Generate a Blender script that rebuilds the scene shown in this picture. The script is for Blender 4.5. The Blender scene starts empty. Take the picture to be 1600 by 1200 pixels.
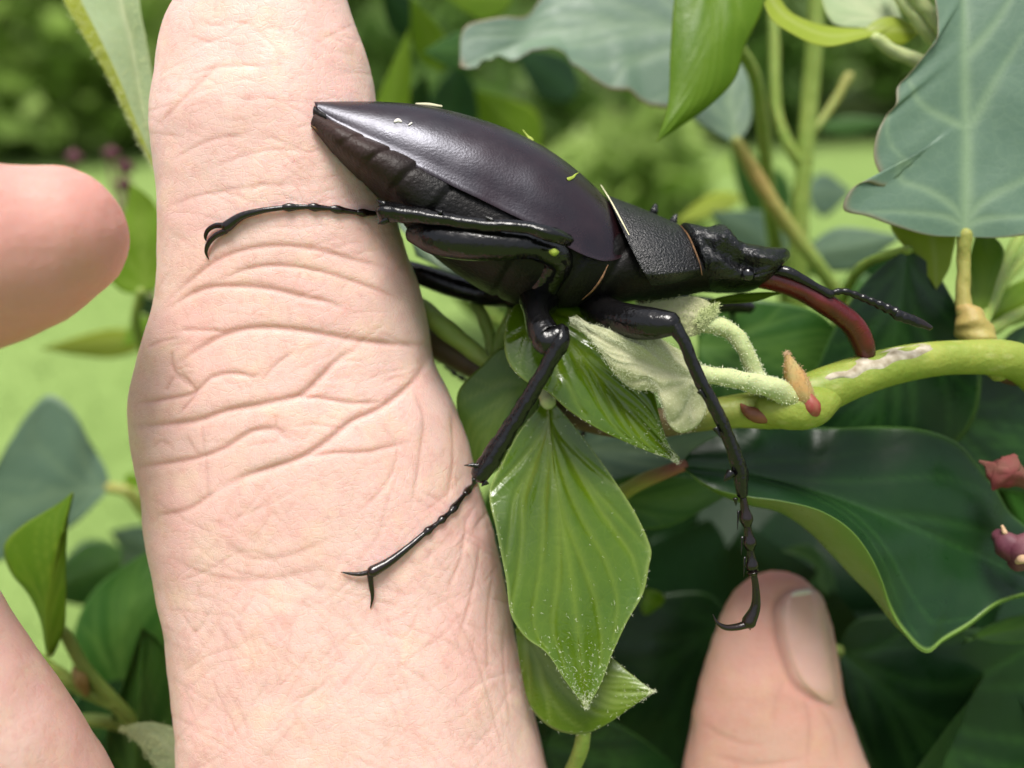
import bpy, bmesh, math, random
import numpy as np
from mathutils import Vector, Matrix, noise
from mathutils.bvhtree import BVHTree

R = math.radians
sc = bpy.context.scene
random.seed(7); rng = np.random.default_rng(7)

# ------------------------------------------------------------------ camera, sky, sun, exposure
F = 1256.0                       # focal length in pixels of the 1600 px wide photograph
D0 = 81.0                        # mm from the lens to the beetle, the plane of focus
PITCH = 24.0
cam_d = bpy.data.cameras.new('camera'); cam = bpy.data.objects.new('camera', cam_d)
sc.collection.objects.link(cam); sc.camera = cam
cam.location = (0, 0, 1.3); cam.rotation_euler = (R(90 - PITCH), 0, 0)
cam_d.sensor_width = 36.0; cam_d.lens = 36.0 * F / 1600.0
cam_d.clip_start = 0.005; cam_d.clip_end = 500.0
cam_d.dof.use_dof = True; cam_d.dof.focus_distance = 0.081; cam_d.dof.aperture_fstop = 11.5
world = bpy.data.worlds.new('World'); sc.world = world; world.use_nodes = True
wn = world.node_tree; bg = wn.nodes['Background']
sky = wn.nodes.new('ShaderNodeTexSky'); sky.sky_type = 'NISHITA'; sky.sun_disc = False
SUN_EL, SUN_AZ = 80.0, 200.0     # azimuth clockwise from +Y: behind the photographer, slightly left
sky.sun_elevation = R(SUN_EL); sky.sun_rotation = R(SUN_AZ)
sky.air_density = 1.0; sky.dust_density = 4.0; sky.ozone_density = 1.0
hs = wn.nodes.new('ShaderNodeHueSaturation'); hs.inputs['Saturation'].default_value = 0.45
wn.links.new(sky.outputs[0], hs.inputs['Color']); wn.links.new(hs.outputs[0], bg.inputs['Color'])
bg.inputs['Strength'].default_value = 0.06
sun_d = bpy.data.lights.new('sun', 'SUN'); sun_d.energy = 1.5; sun_d.angle = R(24); sun_d.color = (1.0, 0.965, 0.91)
sun = bpy.data.objects.new('sun', sun_d); sc.collection.objects.link(sun)
sun.location = (0, -2, 6)
sd = Vector((math.sin(R(SUN_AZ)) * math.cos(R(SUN_EL)), math.cos(R(SUN_AZ)) * math.cos(R(SUN_EL)), math.sin(R(SUN_EL))))
sun.rotation_euler = sd.to_track_quat('Z', 'Y').to_euler()
sc.view_settings.view_transform = 'Standard'; sc.view_settings.look = 'None'
sc.view_settings.exposure = 1.62; sc.view_settings.gamma = 1.0; sc.view_settings.use_curve_mapping = False
sc.render.engine = 'CYCLES'; sc.cycles.use_denoising = True
sc.cycles.max_bounces = 8; sc.cycles.transparent_max_bounces = 8

# ------------------------------------------------------------------ helpers
CM = np.array(Matrix.Translation(cam.location) @ cam.rotation_euler.to_matrix().to_4x4())
CR, CL = CM[:3, :3], CM[:3, 3]
VIEW = CR @ np.array([0, 0, -1.0])          # away from the camera
UPV = CR @ np.array([0, 1.0, 0])

def at(a):
    """(px, py, w mm behind the plane of focus) -> world metres"""
    a = np.asarray(a, float)
    d = (D0 + a[..., 2]) * 0.001
    l = np.stack([(a[..., 0] - 800) / F * d, (600 - a[..., 1]) / F * d, -d], -1)
    return l @ CR.T + CL

def topx(P):
    l = (np.asarray(P) - CL) @ CR
    d = -l[..., 2]
    return np.stack([l[..., 0] / d * F + 800, 600 - l[..., 1] / d * F, d * 1000 - D0], -1)

def spl(P, n):
    P = np.asarray(P, float); k = len(P)
    if k == 1: return np.repeat(P, n, 0)
    t = np.concatenate([[0], np.cumsum(np.maximum(np.linalg.norm(np.diff(P[:, :3], axis=0), axis=1), 1e-6))]); t /= t[-1]
    m = np.zeros_like(P); dt = np.diff(t)[:, None]; s = np.diff(P, axis=0) / dt
    if k > 2: m[1:-1] = (s[:-1] * dt[1:] + s[1:] * dt[:-1]) / (dt[1:] + dt[:-1])
    m[0], m[-1] = s[0], s[-1]
    u = np.linspace(0, 1, n); i = np.clip(np.searchsorted(t, u, 'right') - 1, 0, k - 2)
    h = (t[i + 1] - t[i])[:, None]; x = ((u - t[i])[:, None]) / h
    return ((2*x**3 - 3*x**2 + 1) * P[i] + (x**3 - 2*x**2 + x) * h * m[i] + (-2*x**3 + 3*x**2) * P[i+1] + (x**3 - x**2) * h * m[i+1])

def grid_faces(n, m, closed=False, off=0):
    F_ = []
    mm = m if closed else m - 1
    for i in range(n - 1):
        for j in range(mm):
            a, b = i*m + j, i*m + (j+1) % m
            F_.append((off+a, off+b, off+b+m, off+a+m))
    return F_

def rings(Rg):
    """closed tube from an array (n rings, m points, 3) with end fans"""
    n, m = Rg.shape[:2]
    V = np.concatenate([Rg.reshape(-1, 3), Rg[0].mean(0)[None], Rg[-1].mean(0)[None]])
    Fc = grid_faces(n, m, True)
    for j in range(m):
        Fc.append((n*m, (j+1) % m, j)); Fc.append((n*m+1, (n-1)*m+j, (n-1)*m+(j+1) % m))
    return V, Fc

def tube_w(C, r, seg=12, ratio=1.0, ref=None, rf=None):
    C = np.asarray(C, float); r = np.asarray(r, float); n = len(C)
    T = np.gradient(C, axis=0); T /= np.linalg.norm(T, axis=1)[:, None] + 1e-12
    ref = VIEW if ref is None else np.asarray(ref, float)
    e1 = np.cross(T, ref); nn = np.linalg.norm(e1, axis=1)[:, None]
    e1 = np.where(nn > 1e-3, e1 / (nn + 1e-12), np.cross(T, UPV))
    e2 = np.cross(e1, T)
    th = np.linspace(0, 2*math.pi, seg, endpoint=False)
    rr = np.repeat(r[:, None], seg, 1)
    if rf is not None: rr = rr * rf(np.linspace(0, 1, n)[:, None], th[None, :])
    Rg = C[:, None] + e1[:, None] * (rr*np.cos(th))[..., None] + e2[:, None] * (rr*ratio*np.sin(th))[..., None]
    return rings(Rg)

def tube(pts, n=24, seg=12, ratio=1.0, rf=None, round_end=True):
    """pts: (px, py, w, radius in mm)"""
    P = spl(pts, n); r = np.maximum(P[:, 3], .012) * .001
    C = at(P[:, :3])
    if round_end:
        for end in (0, -1):
            d = C[0] - C[1] if end == 0 else C[-1] - C[-2]
            d = d / (np.linalg.norm(d) + 1e-12); rr = r[end]
            ex = np.array([C[end] + d*rr*math.sin(a)*.9 for a in (.5, 1.0, 1.4)]); er = np.array([rr*math.cos(a) for a in (.5, 1.0, 1.4)])
            if end == 0: C = np.concatenate([ex[::-1], C]); r = np.concatenate([er[::-1], r])
            else: C = np.concatenate([C, ex]); r = np.concatenate([r, er])
    return tube_w(C, r, seg, ratio, rf=rf)

def loft(A, B, cw, hw, n=48, seg=36, p=2.0, ends=True):
    """closed body between two outline rails A and B (px,py), with centre depth cw and half depth hw (mm) along it"""
    A, B = spl(np.c_[np.asarray(A, float), np.zeros(len(A))], n), spl(np.c_[np.asarray(B, float), np.zeros(len(B))], n)
    u = np.linspace(0, 1, n)
    c = np.interp(u, np.linspace(0, 1, len(cw)), cw); h = np.interp(u, np.linspace(0, 1, len(hw)), hw)
    A[:, 2] = c; B[:, 2] = c
    a, b = at(A), at(B); mid = (a+b)/2; e1 = (a-b)/2
    th = np.linspace(0, 2*math.pi, seg, endpoint=False); ct, st = np.cos(th), np.sin(th)
    ct = np.sign(ct)*np.abs(ct)**(2/p); st = np.sign(st)*np.abs(st)**(2/p)
    Rg = mid[:, None] + e1[:, None]*ct[None, :, None] + VIEW[None, None]*(h[:, None]*.001*st)[..., None]
    return Rg

def join(*parts):
    V, Fc, o = [], [], 0
    for v, f in parts:
        V.append(np.asarray(v)); Fc += [tuple(i+o for i in q) for q in f]; o += len(v)
    return np.concatenate(V), Fc

COL = sc.collection
def tag(o, label, cat, group=None, kind=None):
    if label: o['label'] = label
    if cat: o['category'] = cat
    if group: o['group'] = group
    if kind: o['kind'] = kind
    return o

def thing(name, loc, label, cat, group=None):
    o = bpy.data.objects.new(name, None); COL.objects.link(o); o.location = Vector(loc); o.empty_display_size = .005
    return tag(o, label, cat, group)

ORG = {}
def mk(name, VF, mat, parent=None, attrs=None, smooth=True, origin=None, kind=None):
    V, Fc = VF
    V = np.asarray(V, float)
    if parent is not None: org = ORG.get(parent.name, np.array(parent.location))
    else: org = np.array(origin) if origin is not None else V.mean(0)*[1, 1, 0] + [0, 0, V[:, 2].min()]
    me = bpy.data.meshes.new(name); me.from_pydata((V-org).tolist(), [], Fc)
    if smooth: me.polygons.foreach_set('use_smooth', [True]*len(me.polygons))
    for k, v in (attrs or {}).items():
        a = me.attributes.new(k, 'FLOAT', 'POINT'); a.data.foreach_set('value', np.asarray(v, np.float32))
    me.materials.append(mat); me.update()
    o = bpy.data.objects.new(name, me); COL.objects.link(o)
    if parent is not None: o.parent = parent; ORG[o.name] = org
    else: o.location = Vector(org); ORG[o.name] = org
    if kind: o['kind'] = kind
    return o

# ------------------------------------------------------------------ materials
def newmat(name):
    m = bpy.data.materials.new(name); m.use_nodes = True
    return m, m.node_tree.nodes, m.node_tree.links, m.node_tree.nodes['Principled BSDF']

def coords(N, L, scale=1.0):
    tc = N.new('ShaderNodeTexCoord'); return tc.outputs['Object']

def noise_t(N, L, co, scale, detail=3, rough=.5):
    t = N.new('ShaderNodeTexNoise'); t.inputs['Scale'].default_value = scale; t.inputs['Detail'].default_value = detail
    t.inputs['Roughness'].default_value = rough; L.new(co, t.inputs['Vector']); return t.outputs['Fac']

def mixc(N, L, fac, a, b):
    m = N.new('ShaderNodeMix'); m.data_type = 'RGBA'
    for s, v in ((m.inputs[0], fac), (m.inputs[6], a), (m.inputs[7], b)):
        if hasattr(v, 'is_linked'): L.new(v, s)
        elif isinstance(v, (int, float)): s.default_value = v
        else: s.default_value = (*v, 1)
    return m.outputs[2]

def rng_t(N, L, v, a, b, c=0., d=1.):
    m = N.new('ShaderNodeMapRange'); L.new(v, m.inputs[0])
    for i, x in enumerate((a, b, c, d)): m.inputs[i+1].default_value = x
    return m.outputs[0]

def attr(N, name):
    a = N.new('ShaderNodeAttribute'); a.attribute_name = name; return a.outputs['Fac']

def math_t(N, L, op, a, b):
    m = N.new('ShaderNodeMath'); m.operation = op
    for s, v in ((m.inputs[0], a), (m.inputs[1], b)):
        if hasattr(v, 'is_linked'): L.new(v, s)
        else: s.default_value = v
    return m.outputs[0]

def bump_t(N, L, h, dist, strength=1.0, prev=None):
    b = N.new('ShaderNodeBump'); b.inputs['Distance'].default_value = dist; b.inputs['Strength'].default_value = strength
    L.new(h, b.inputs['Height'])
    if prev is not None: L.new(prev, b.inputs['Normal'])
    return b.outputs[0]

def skin_mat(name, base, pink, crease, flush_shade, vs=1.0):
    m, N, L, B = newmat(name); co = coords(N, L)
    c = mixc(N, L, rng_t(N, L, noise_t(N, L, co, 95, 5, .6), .36, .64), base, pink)
    yel = tuple(a*b for a, b in zip(base, (1.03, 1.05, .93)))
    c = mixc(N, L, rng_t(N, L, noise_t(N, L, co, 240, 4, .6), .50, .72, 0, .75), c, yel)
    c = mixc(N, L, rng_t(N, L, noise_t(N, L, co, 900, 4, .7), .48, .75, 0, .38), c, flush_shade)
    c = mixc(N, L, math_t(N, L, 'MULTIPLY', attr(N, 'flush_shade'), .8), c, flush_shade)
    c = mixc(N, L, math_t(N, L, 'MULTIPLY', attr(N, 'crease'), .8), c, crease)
    L.new(c, B.inputs['Base Color'])
    B.inputs['Specular IOR Level'].default_value = .35
    L.new(rng_t(N, L, noise_t(N, L, co, 500, 4), .3, .7, .42, .6), B.inputs['Roughness'])
    B.inputs['Subsurface Weight'].default_value = .6; B.inputs['Subsurface Radius'].default_value = (1.0, .28, .16)
    B.inputs['Subsurface Scale'].default_value = .0022
    prev = None
    for rot, sc_, st in ((28, (1, 1, .38), .5), (-52, (.42, 1, 1), .45), (5, (.8, 1, 1.1), .3)):
        v = N.new('ShaderNodeTexVoronoi'); v.feature = 'DISTANCE_TO_EDGE'; v.inputs['Scale'].default_value = 1500*vs
        mp = N.new('ShaderNodeMapping'); mp.inputs['Scale'].default_value = sc_; mp.inputs['Rotation'].default_value = (0, R(rot), 0)
        nz = N.new('ShaderNodeTexNoise'); nz.inputs['Scale'].default_value = 500; L.new(co, nz.inputs['Vector'])
        va = N.new('ShaderNodeVectorMath'); va.operation = 'SCALE'; va.inputs['Scale'].default_value = .0006; L.new(nz.outputs['Color'], va.inputs[0])
        vb = N.new('ShaderNodeVectorMath'); L.new(co, vb.inputs[0]); L.new(va.outputs[0], vb.inputs[1])
        L.new(vb.outputs[0], mp.inputs[0]); L.new(mp.outputs[0], v.inputs['Vector'])
        prev = bump_t(N, L, rng_t(N, L, v.outputs['Distance'], 0, .07), .00003, st, prev)
    L.new(bump_t(N, L, noise_t(N, L, co, 2600, 4, .7), .00006, .45, prev), B.inputs['Normal'])
    return m

def leaf_mat(name, a, b, vein, edge, rough=.35, spec=.5, trans=.25, under=None, net=True, bump=.00015, sheen=0, blot=60):
    m, N, L, B = newmat(name); co = coords(N, L)
    c = mixc(N, L, rng_t(N, L, noise_t(N, L, co, blot, 4), .3, .7), a, b)
    c = mixc(N, L, rng_t(N, L, noise_t(N, L, co, blot*9, 3), .35, .75, 0, .5), c, b)
    nrm = None
    h = noise_t(N, L, co, 420, 4, .6)
    if net:
        v = N.new('ShaderNodeTexVoronoi'); v.feature = 'DISTANCE_TO_EDGE'; v.inputs['Scale'].default_value = 820
        L.new(co, v.inputs['Vector'])
        k = rng_t(N, L, v.outputs['Distance'], 0, .12)
        c = mixc(N, L, rng_t(N, L, v.outputs['Distance'], 0, .09, .10, 0), c, vein)
        nrm = bump_t(N, L, k, .00002, .4)
    nrm = bump_t(N, L, h, bump, .5, nrm)
    if under is not None: c = mixc(N, L, attr(N, 'under'), c, under)
    c = mixc(N, L, attr(N, 'vein'), c, vein)
    c = mixc(N, L, attr(N, 'edge'), c, edge)
    L.new(c, B.inputs['Base Color']); L.new(nrm, B.inputs['Normal'])
    B.inputs['Roughness'].default_value = rough; B.inputs['Specular IOR Level'].default_value = spec
    if sheen: B.inputs['Sheen Weight'].default_value = sheen
    L.new(rng_t(N, L, h, .3, .7, max(rough-.08, .05), rough+.12), B.inputs['Roughness'])
    if trans:
        t = N.new('ShaderNodeBsdfTranslucent'); L.new(mixc(N, L, .35, c, (.30, .42, .02)), t.inputs['Color'])
        ms = N.new('ShaderNodeMixShader'); ms.inputs[0].default_value = trans
        out = N['Material Output'] if 'Material Output' in N else None
        L.new(B.outputs[0], ms.inputs[1]); L.new(t.outputs[0], ms.inputs[2]); L.new(ms.outputs[0], out.inputs['Surface'])
    return m

def stem_mat(name, a, b, tint, rough=.45, fleck=None, spec=.4):
    m, N, L, B = newmat(name); co = coords(N, L)
    c = mixc(N, L, rng_t(N, L, noise_t(N, L, co, 180, 4), .35, .7), a, b)
    if fleck:
        mp = N.new('ShaderNodeMapping'); mp.inputs['Scale'].default_value = (.45, 1, 1); L.new(co, mp.inputs[0])
        v = N.new('ShaderNodeTexVoronoi'); v.inputs['Scale'].default_value = 700; L.new(mp.outputs[0], v.inputs['Vector'])
        c = mixc(N, L, rng_t(N, L, v.outputs['Distance'], .1, .28, .3, 0), c, fleck)
    c = mixc(N, L, attr(N, 'tint'), c, tint)
    L.new(c, B.inputs['Base Color']); B.inputs['Roughness'].default_value = rough; B.inputs['Specular IOR Level'].default_value = spec
    L.new(bump_t(N, L, noise_t(N, L, co, 900, 4, .6), .00022, .7, bump_t(N, L, noise_t(N, L, co, 260, 3, .6), .0006, .5)), B.inputs['Normal'])
    B.inputs['Subsurface Weight'].default_value = .15; B.inputs['Subsurface Scale'].default_value = .001
    return m

def chitin(name, a, b, rough, bsc, bd, spec=.5, bstr=.6, coat=0., film=0, tint=None, stint=None):
    m, N, L, B = newmat(name); co = coords(N, L)
    c = mixc(N, L, rng_t(N, L, noise_t(N, L, co, 220, 4), .35, .68), a, b)
    if tint: c = mixc(N, L, attr(N, 'tint'), c, tint)
    L.new(c, B.inputs['Base Color'])
    if stint: B.inputs['Specular Tint'].default_value = (*stint, 1)
    B.inputs['Specular IOR Level'].default_value = spec
    L.new(rng_t(N, L, noise_t(N, L, co, 500, 4), .3, .75, rough-.05, rough+.1), B.inputs['Roughness'])
    n1 = bump_t(N, L, noise_t(N, L, co, bsc, 2, .5), bd, bstr)
    L.new(bump_t(N, L, noise_t(N, L, co, bsc*3, 2), bd*.3, bstr*.7, n1), B.inputs['Normal'])
    B.inputs['Coat Weight'].default_value = coat; B.inputs['Coat Roughness'].default_value = .2
    if film: B.inputs['Thin Film Thickness'].default_value = film; B.inputs['Thin Film IOR'].default_value = 1.45
    return m

def plain(name, c, rough=.6, spec=.3, c2=None, scale=400, ss=0):
    m, N, L, B = newmat(name)
    co = coords(N, L)
    L.new(mixc(N, L, rng_t(N, L, noise_t(N, L, co, scale, 3), .35, .7), c, c2 or tuple(x*.75 for x in c)), B.inputs['Base Color'])
    B.inputs['Roughness'].default_value = rough; B.inputs['Specular IOR Level'].default_value = spec
    if ss: B.inputs['Subsurface Weight'].default_value = ss; B.inputs['Subsurface Scale'].default_value = .001
    return m

M = {}
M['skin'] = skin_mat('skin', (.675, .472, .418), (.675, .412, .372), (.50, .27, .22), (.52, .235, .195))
M['skin2'] = skin_mat('skin_shade_toned', (.50, .305, .24), (.53, .285, .23), (.38, .18, .14), (.48, .21, .165))  # shade on the second hand is put into this darker skin colour
M['nail'] = plain('nail', (.56, .345, .285), .26, .45, (.52, .31, .255), 300, .4)
M['nailtip'] = plain('nail_tip', (.62, .55, .44), .3, .5, (.55, .48, .38), 400, .2)
M['glossy'] = leaf_mat('young_leaf_glossy', (.034, .090, .001), (.072, .128, .002), (.14, .20, .012), (.24, .30, .08), .17, .62, .12, (.16, .26, .03))
M['glossy_y'] = leaf_mat('young_leaf_olive', (.065, .13, .004), (.10, .16, .006), (.20, .27, .05), (.26, .32, .10), .3, .5, .25, (.16, .24, .03))
M['olive'] = leaf_mat('young_leaf_dull', (.045, .10, .010), (.065, .125, .012), (.12, .18, .03), (.16, .2, .05), .4, .4, .25)
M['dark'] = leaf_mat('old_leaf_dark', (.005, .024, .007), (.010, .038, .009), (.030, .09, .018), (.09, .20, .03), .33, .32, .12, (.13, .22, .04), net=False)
M['grey'] = leaf_mat('old_leaf_grey_green', (.078, .142, .098), (.105, .175, .115), (.20, .29, .165), (.22, .30, .12), .5, .42, .15, net=True)
M['grey_bit'] = leaf_mat('old_leaf_eaten', (.078, .142, .098), (.105, .175, .115), (.20, .29, .165), (.30, .17, .09), .5, .42, .15, net=True)
M['bright'] = leaf_mat('young_leaf_bright', (.075, .175, .004), (.115, .215, .006), (.17, .27, .02), (.28, .32, .03), .42, .32, .38, (.3, .36, .22))
M['lime'] = leaf_mat('young_leaf_lime', (.15, .285, .010), (.20, .33, .015), (.26, .38, .05), (.3, .36, .05), .45, .35, .45, net=False)
M['yellow'] = leaf_mat('young_leaf_yellow', (.25, .34, .02), (.31, .38, .03), (.36, .42, .1), (.42, .44, .06), .5, .35, .35)
M['pale'] = leaf_mat('young_leaf_downy', (.30, .40, .20), (.38, .46, .27), (.45, .5, .3), (.45, .48, .18), .75, .25, .25, (.36, .4, .05), net=False)
M['felt'] = leaf_mat('bud_leaf_felted', (.28, .33, .13), (.47, .45, .28), (.54, .51, .36), (.32, .36, .12), .85, .2, .15, net=False, bump=.0005, sheen=.3, blot=130)
M['midgreen'] = leaf_mat('leaf_mid_green', (.018, .070, .008), (.030, .098, .011), (.08, .17, .03), (.10, .2, .03), .4, .38, .2, net=False)
M['twig'] = stem_mat('twig_yellow_green', (.17, .23, .025), (.27, .30, .05), (.10, .06, .035), .5, (.42, .42, .16))
M['brownstem'] = stem_mat('stem_red_brown', (.10, .035, .025), (.15, .05, .035), (.24, .26, .04), .5)
M['stem'] = stem_mat('stem_green', (.20, .29, .05), (.26, .33, .07), (.36, .20, .07), .55)
M['redstem'] = stem_mat('petiole_red', (.16, .055, .03), (.20, .07, .035), (.24, .26, .05), .5)
M['down'] = stem_mat('petiole_downy', (.36, .42, .18), (.44, .48, .26), (.36, .30, .10), .85, spec=.2)
M['bud'] = plain('bud_scale', (.42, .24, .09), .8, .2, (.33, .27, .11), 700)
M['budred'] = plain('bud_red', (.24, .03, .03), .5, .35, (.26, .10, .06), 900)
M['scar'] = plain('bark_scar', (.50, .45, .36), .85, .15, (.24, .20, .13), 900)
M['hair'] = plain('plant_hair', (.66, .68, .48), .8, .2)
M['hairg'] = plain('plant_hair_green', (.55, .60, .30), .8, .2)
M['berry'] = plain('berry_skin', (.08, .016, .03), .55, .3, (.14, .055, .065), 500)
M['pinkbud'] = plain('flower_bud_pink', (.16, .032, .036), .75, .2, (.14, .065, .045), 350)
M['tan'] = plain('tan_tip', (.5, .33, .2), .8, .2)
M['elytra'] = chitin('wing_case', (.006, .0019, .0024), (.014, .0042, .0050), .29, 4200, .00004, .62, .45, .0, 0, stint=(.84, .86, 1.0))
M['elytra'].node_tree.nodes['Principled BSDF'].inputs['IOR'].default_value = 1.5
M['prono'] = chitin('pronotum', (.005, .005, .0055), (.008, .0075, .0075), .30, 4200, .00022, .5, .9)
M['headm'] = chitin('head', (.004, .004, .0045), (.006, .006, .006), .22, 3200, .0002, .45, .8)
M['abd'] = chitin('abdomen', (.004, .0035, .0035), (.007, .006, .0055), .46, 2600, .00014, .22, .7, tint=(.028, .014, .011))
M['legm'] = chitin('leg', (.003, .003, .0035), (.005, .0045, .0045), .17, 1500, .00016, .42, .6)
M['tars'] = chitin('tarsus', (.004, .003, .003), (.010, .004, .003), .2, 2000, .00008, .5, .5)
M['mand'] = chitin('mandible', (.11, .009, .011), (.035, .003, .004), .27, 1500, .00012, .5, .5)
M['eye'] = chitin('eye', (.004, .004, .005), (.006, .006, .007), .1, 900, .00001, .6, .1)
M['fringe'] = plain('hair_fringe', (.15, .075, .028), .7, .3, (.04, .02, .01), 2500)
M['straw'] = plain('straw', (.66, .62, .40), .6, .3)
M['bitgreen'] = plain('grass_bit', (.30, .38, .05), .6, .3)
M['bitpale'] = plain('dust_fleck', (.66, .62, .58), .7, .3)
M['bark'] = plain('tree_bark', (.17, .14, .11), .9, .2, (.09, .075, .06), 6)
M['lawn'] = plain('lawn_ground', (.20, .285, .085), .9, .1, (.16, .24, .065), 1.3)
M['blade'] = plain('grass_blade', (.26, .36, .115), .7, .2, (.21, .31, .09), .9)

def crown_mat(name, a, b):
    m, N, L, B = newmat(name); co = coords(N, L)
    c = mixc(N, L, rng_t(N, L, noise_t(N, L, co, 2.2, 4), .35, .65), a, b)
    L.new(c, B.inputs['Base Color']); B.inputs['Roughness'].default_value = .6; B.inputs['Specular IOR Level'].default_value = .3
    t = N.new('ShaderNodeBsdfTranslucent'); L.new(c, t.inputs['Color'])
    ms = N.new('ShaderNodeMixShader'); ms.inputs[0].default_value = .5
    L.new(B.outputs[0], ms.inputs[1]); L.new(t.outputs[0], ms.inputs[2]); L.new(ms.outputs[0], N['Material Output'].inputs['Surface'])
    return m
M['crown_a'] = crown_mat('foliage_light', (.24, .36, .07), (.38, .50, .15))
M['crown_b'] = crown_mat('foliage_mid', (.12, .22, .05), (.21, .32, .085))
M['crown_c'] = crown_mat('foliage_olive', (.26, .33, .13), (.38, .44, .22))

# ------------------------------------------------------------------ lawn, trees and shrubs beyond
def ground():
    xs = np.concatenate([-np.geomspace(120, 1, 24), np.linspace(-.9, .9, 10), np.geomspace(1, 120, 24)])
    X, Y = np.meshgrid(xs, xs + 20, indexing='ij')
    Z = np.array([noise.noise((x*.15, y*.15, 0))*.05 for x, y in zip(X.ravel(), Y.ravel())])
    V = np.c_[X.ravel(), Y.ravel(), Z - .04]
    o = mk('lawn', (V, [q[::-1] for q in grid_faces(len(xs), len(xs))]), M['lawn'], origin=(0, 0, 0)); o['kind'] = 'structure'
    n = 26000
    y = .9 + 11*rng.random(n)**1.7; x = (rng.random(n)*2-1)*(y*.75+.2)
    hgt = .025 + .03*rng.random(n); a = rng.random(n)*6.28; w = .004+.002*y*.3
    z0 = np.array([noise.noise((p*.15, q*.15, 0))*.05 for p, q in zip(x, y)]) - .045
    dx, dy = np.cos(a)*w, np.sin(a)*w; lx, ly = rng.normal(0, .012, n), rng.normal(0, .012, n)
    V = np.stack([np.c_[x-dx, y-dy, z0], np.c_[x+dx, y+dy, z0], np.c_[x+lx, y+ly, z0+hgt]], 1).reshape(-1, 3)
    g = mk('grass', (V, [(3*i, 3*i+1, 3*i+2) for i in range(n)]), M['blade'], origin=(0, 0, 0), smooth=False)
    tag(g, 'short mown bright green lawn grass spreading under the trees', 'grass', kind='stuff')
ground()

def leafquads(C, s, seed, up=.3):
    r = np.random.default_rng(seed); n = len(C)
    a = r.normal(size=(n, 3)); a[:, 2] *= .6; a /= np.linalg.norm(a, axis=1)[:, None]
    b = np.cross(a, r.normal(size=(n, 3))); b /= np.linalg.norm(b, axis=1)[:, None]
    s = s*(.6+.8*r.random(n))[:, None]
    V = np.stack([C-a*s, C+b*s*.5, C+a*s, C-b*s*.5], 1).reshape(-1, 3)
    return V, [(4*i, 4*i+1, 4*i+2, 4*i+3) for i in range(n)]

def tree(name, label, cat, x, y, h, rx, z0, mat, n, size, seed, group=None, clumps=60, trunk_r=.09):
    r = np.random.default_rng(seed)
    t = thing(name, (x, y, -.05), label, cat, group)
    C = [(x, y, -.1), (x+.05*h*r.normal(), y, h*.3), (x+.06*h*r.normal(), y, h*.62), (x+.05*r.normal(), y, h*.9)]
    P = spl(np.array(C), 14); tr = mk('trunk', tube_w(P, np.linspace(trunk_r, trunk_r*.25, 14), 9, ref=(0, 1, 0)), M['bark'], t)
    for k in range(6):
        i = int(r.integers(4, 12)); a = r.random()*6.28; l = rx*(.5+.4*r.random())
        Q = spl(np.array([P[i], P[i]+[math.cos(a)*l*.5, math.sin(a)*l*.5, .12*h], P[i]+[math.cos(a)*l, math.sin(a)*l, .15*h]]), 8)
        mk('limb', tube_w(Q, np.linspace(trunk_r*.4, trunk_r*.08, 8), 6, ref=(0, .1, 1)), M['bark'], tr)
    pts = []
    for k in range(clumps):
        d = r.normal(size=3); d /= np.linalg.norm(d); q = r.random()**.45
        c = np.array([x, y, (h+z0)/2]) + d*q*np.array([rx, rx*.8, (h-z0)/2])
        pts.append(c + r.normal(size=(n//clumps, 3))*rx*.13)
    pts = np.concatenate(pts); pts = pts[pts[:, 2] > .03]
    mk('crown', leafquads(pts, size, seed), mat, t, smooth=False)
    return t

tree('garden_tree', 'leafy light green tree whose low branches hang over the lawn edge beside the pale trunk', 'tree', -5.0, 10.2, 2.5, 2.6, .05, M['crown_a'], 6500, .17, 11, 'trees beyond the lawn', 110)
tree('garden_tree', 'olive green tree with a pale grey trunk rising from the lawn', 'tree', -7.4, 10.6, 2.9, 2.0, .45, M['crown_c'], 5000, .17, 12, 'trees beyond the lawn', 90, .12)
tree('garden_tree', 'dark green bushy tree at the far lawn edge behind the thumb', 'tree', -1.4, 11.5, 2.8, 2.3, .05, M['crown_b'], 6000, .18, 13, 'trees beyond the lawn', 90)
tree('garden_tree', 'dark leafy tree beyond the lawn above the beetle', 'tree', 2.6, 11.3, 2.8, 2.2, .05, M['crown_b'], 6000, .18, 14, 'trees beyond the lawn', 90)
tree('garden_tree', 'mid green tree beyond the lawn behind the chewed grey leaf', 'tree', 6.6, 12.0, 3.0, 2.6, .1, M['crown_b'], 6000, .18, 15, 'trees beyond the lawn', 90)
tree('garden_tree', 'broad dark tree closing the far right side of the lawn', 'tree', 11.2, 12.0, 6.5, 3.2, .2, M['crown_b'], 12000, .12, 16, 'trees beyond the lawn', 80)
tree('garden_tree', 'broad olive tree closing the far left side of the lawn', 'tree', -11.2, 11.5, 6.5, 3.2, .3, M['crown_c'], 12000, .12, 17, 'trees beyond the lawn', 80)
for k, (x, y, rx) in enumerate(((-10, 17, 4.5), (-3.5, 17.5, 4.5), (3.2, 17, 4.5), (9.5, 17.5, 4.5))):
    tree('garden_tree', ('tall tree in the back row between the two olive trees', 'tall tree in the back row behind the light green tree', 'tall tree in the back row behind the dark leafy tree', 'tall tree in the back row behind the mid green tree')[k], 'tree', x, y, 9, rx, .1, M['crown_b'], 11000, .22, 30+k, 'trees of the back row', 80)
tree('garden_shrub', 'loose yellow green shrub with dark gaps showing just above the beetle wing cases', 'shrub', .36, 3.05, 1.32, .40, .1, M['crown_a'], 620, .085, 21, None, 30, .015)
tree('garden_shrub', 'dark small leaved shrub beside the yellow green shrub', 'shrub', -.02, 3.3, 1.45, .42, .1, M['crown_b'], 2400, .045, 22, None, 44, .015)

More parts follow.
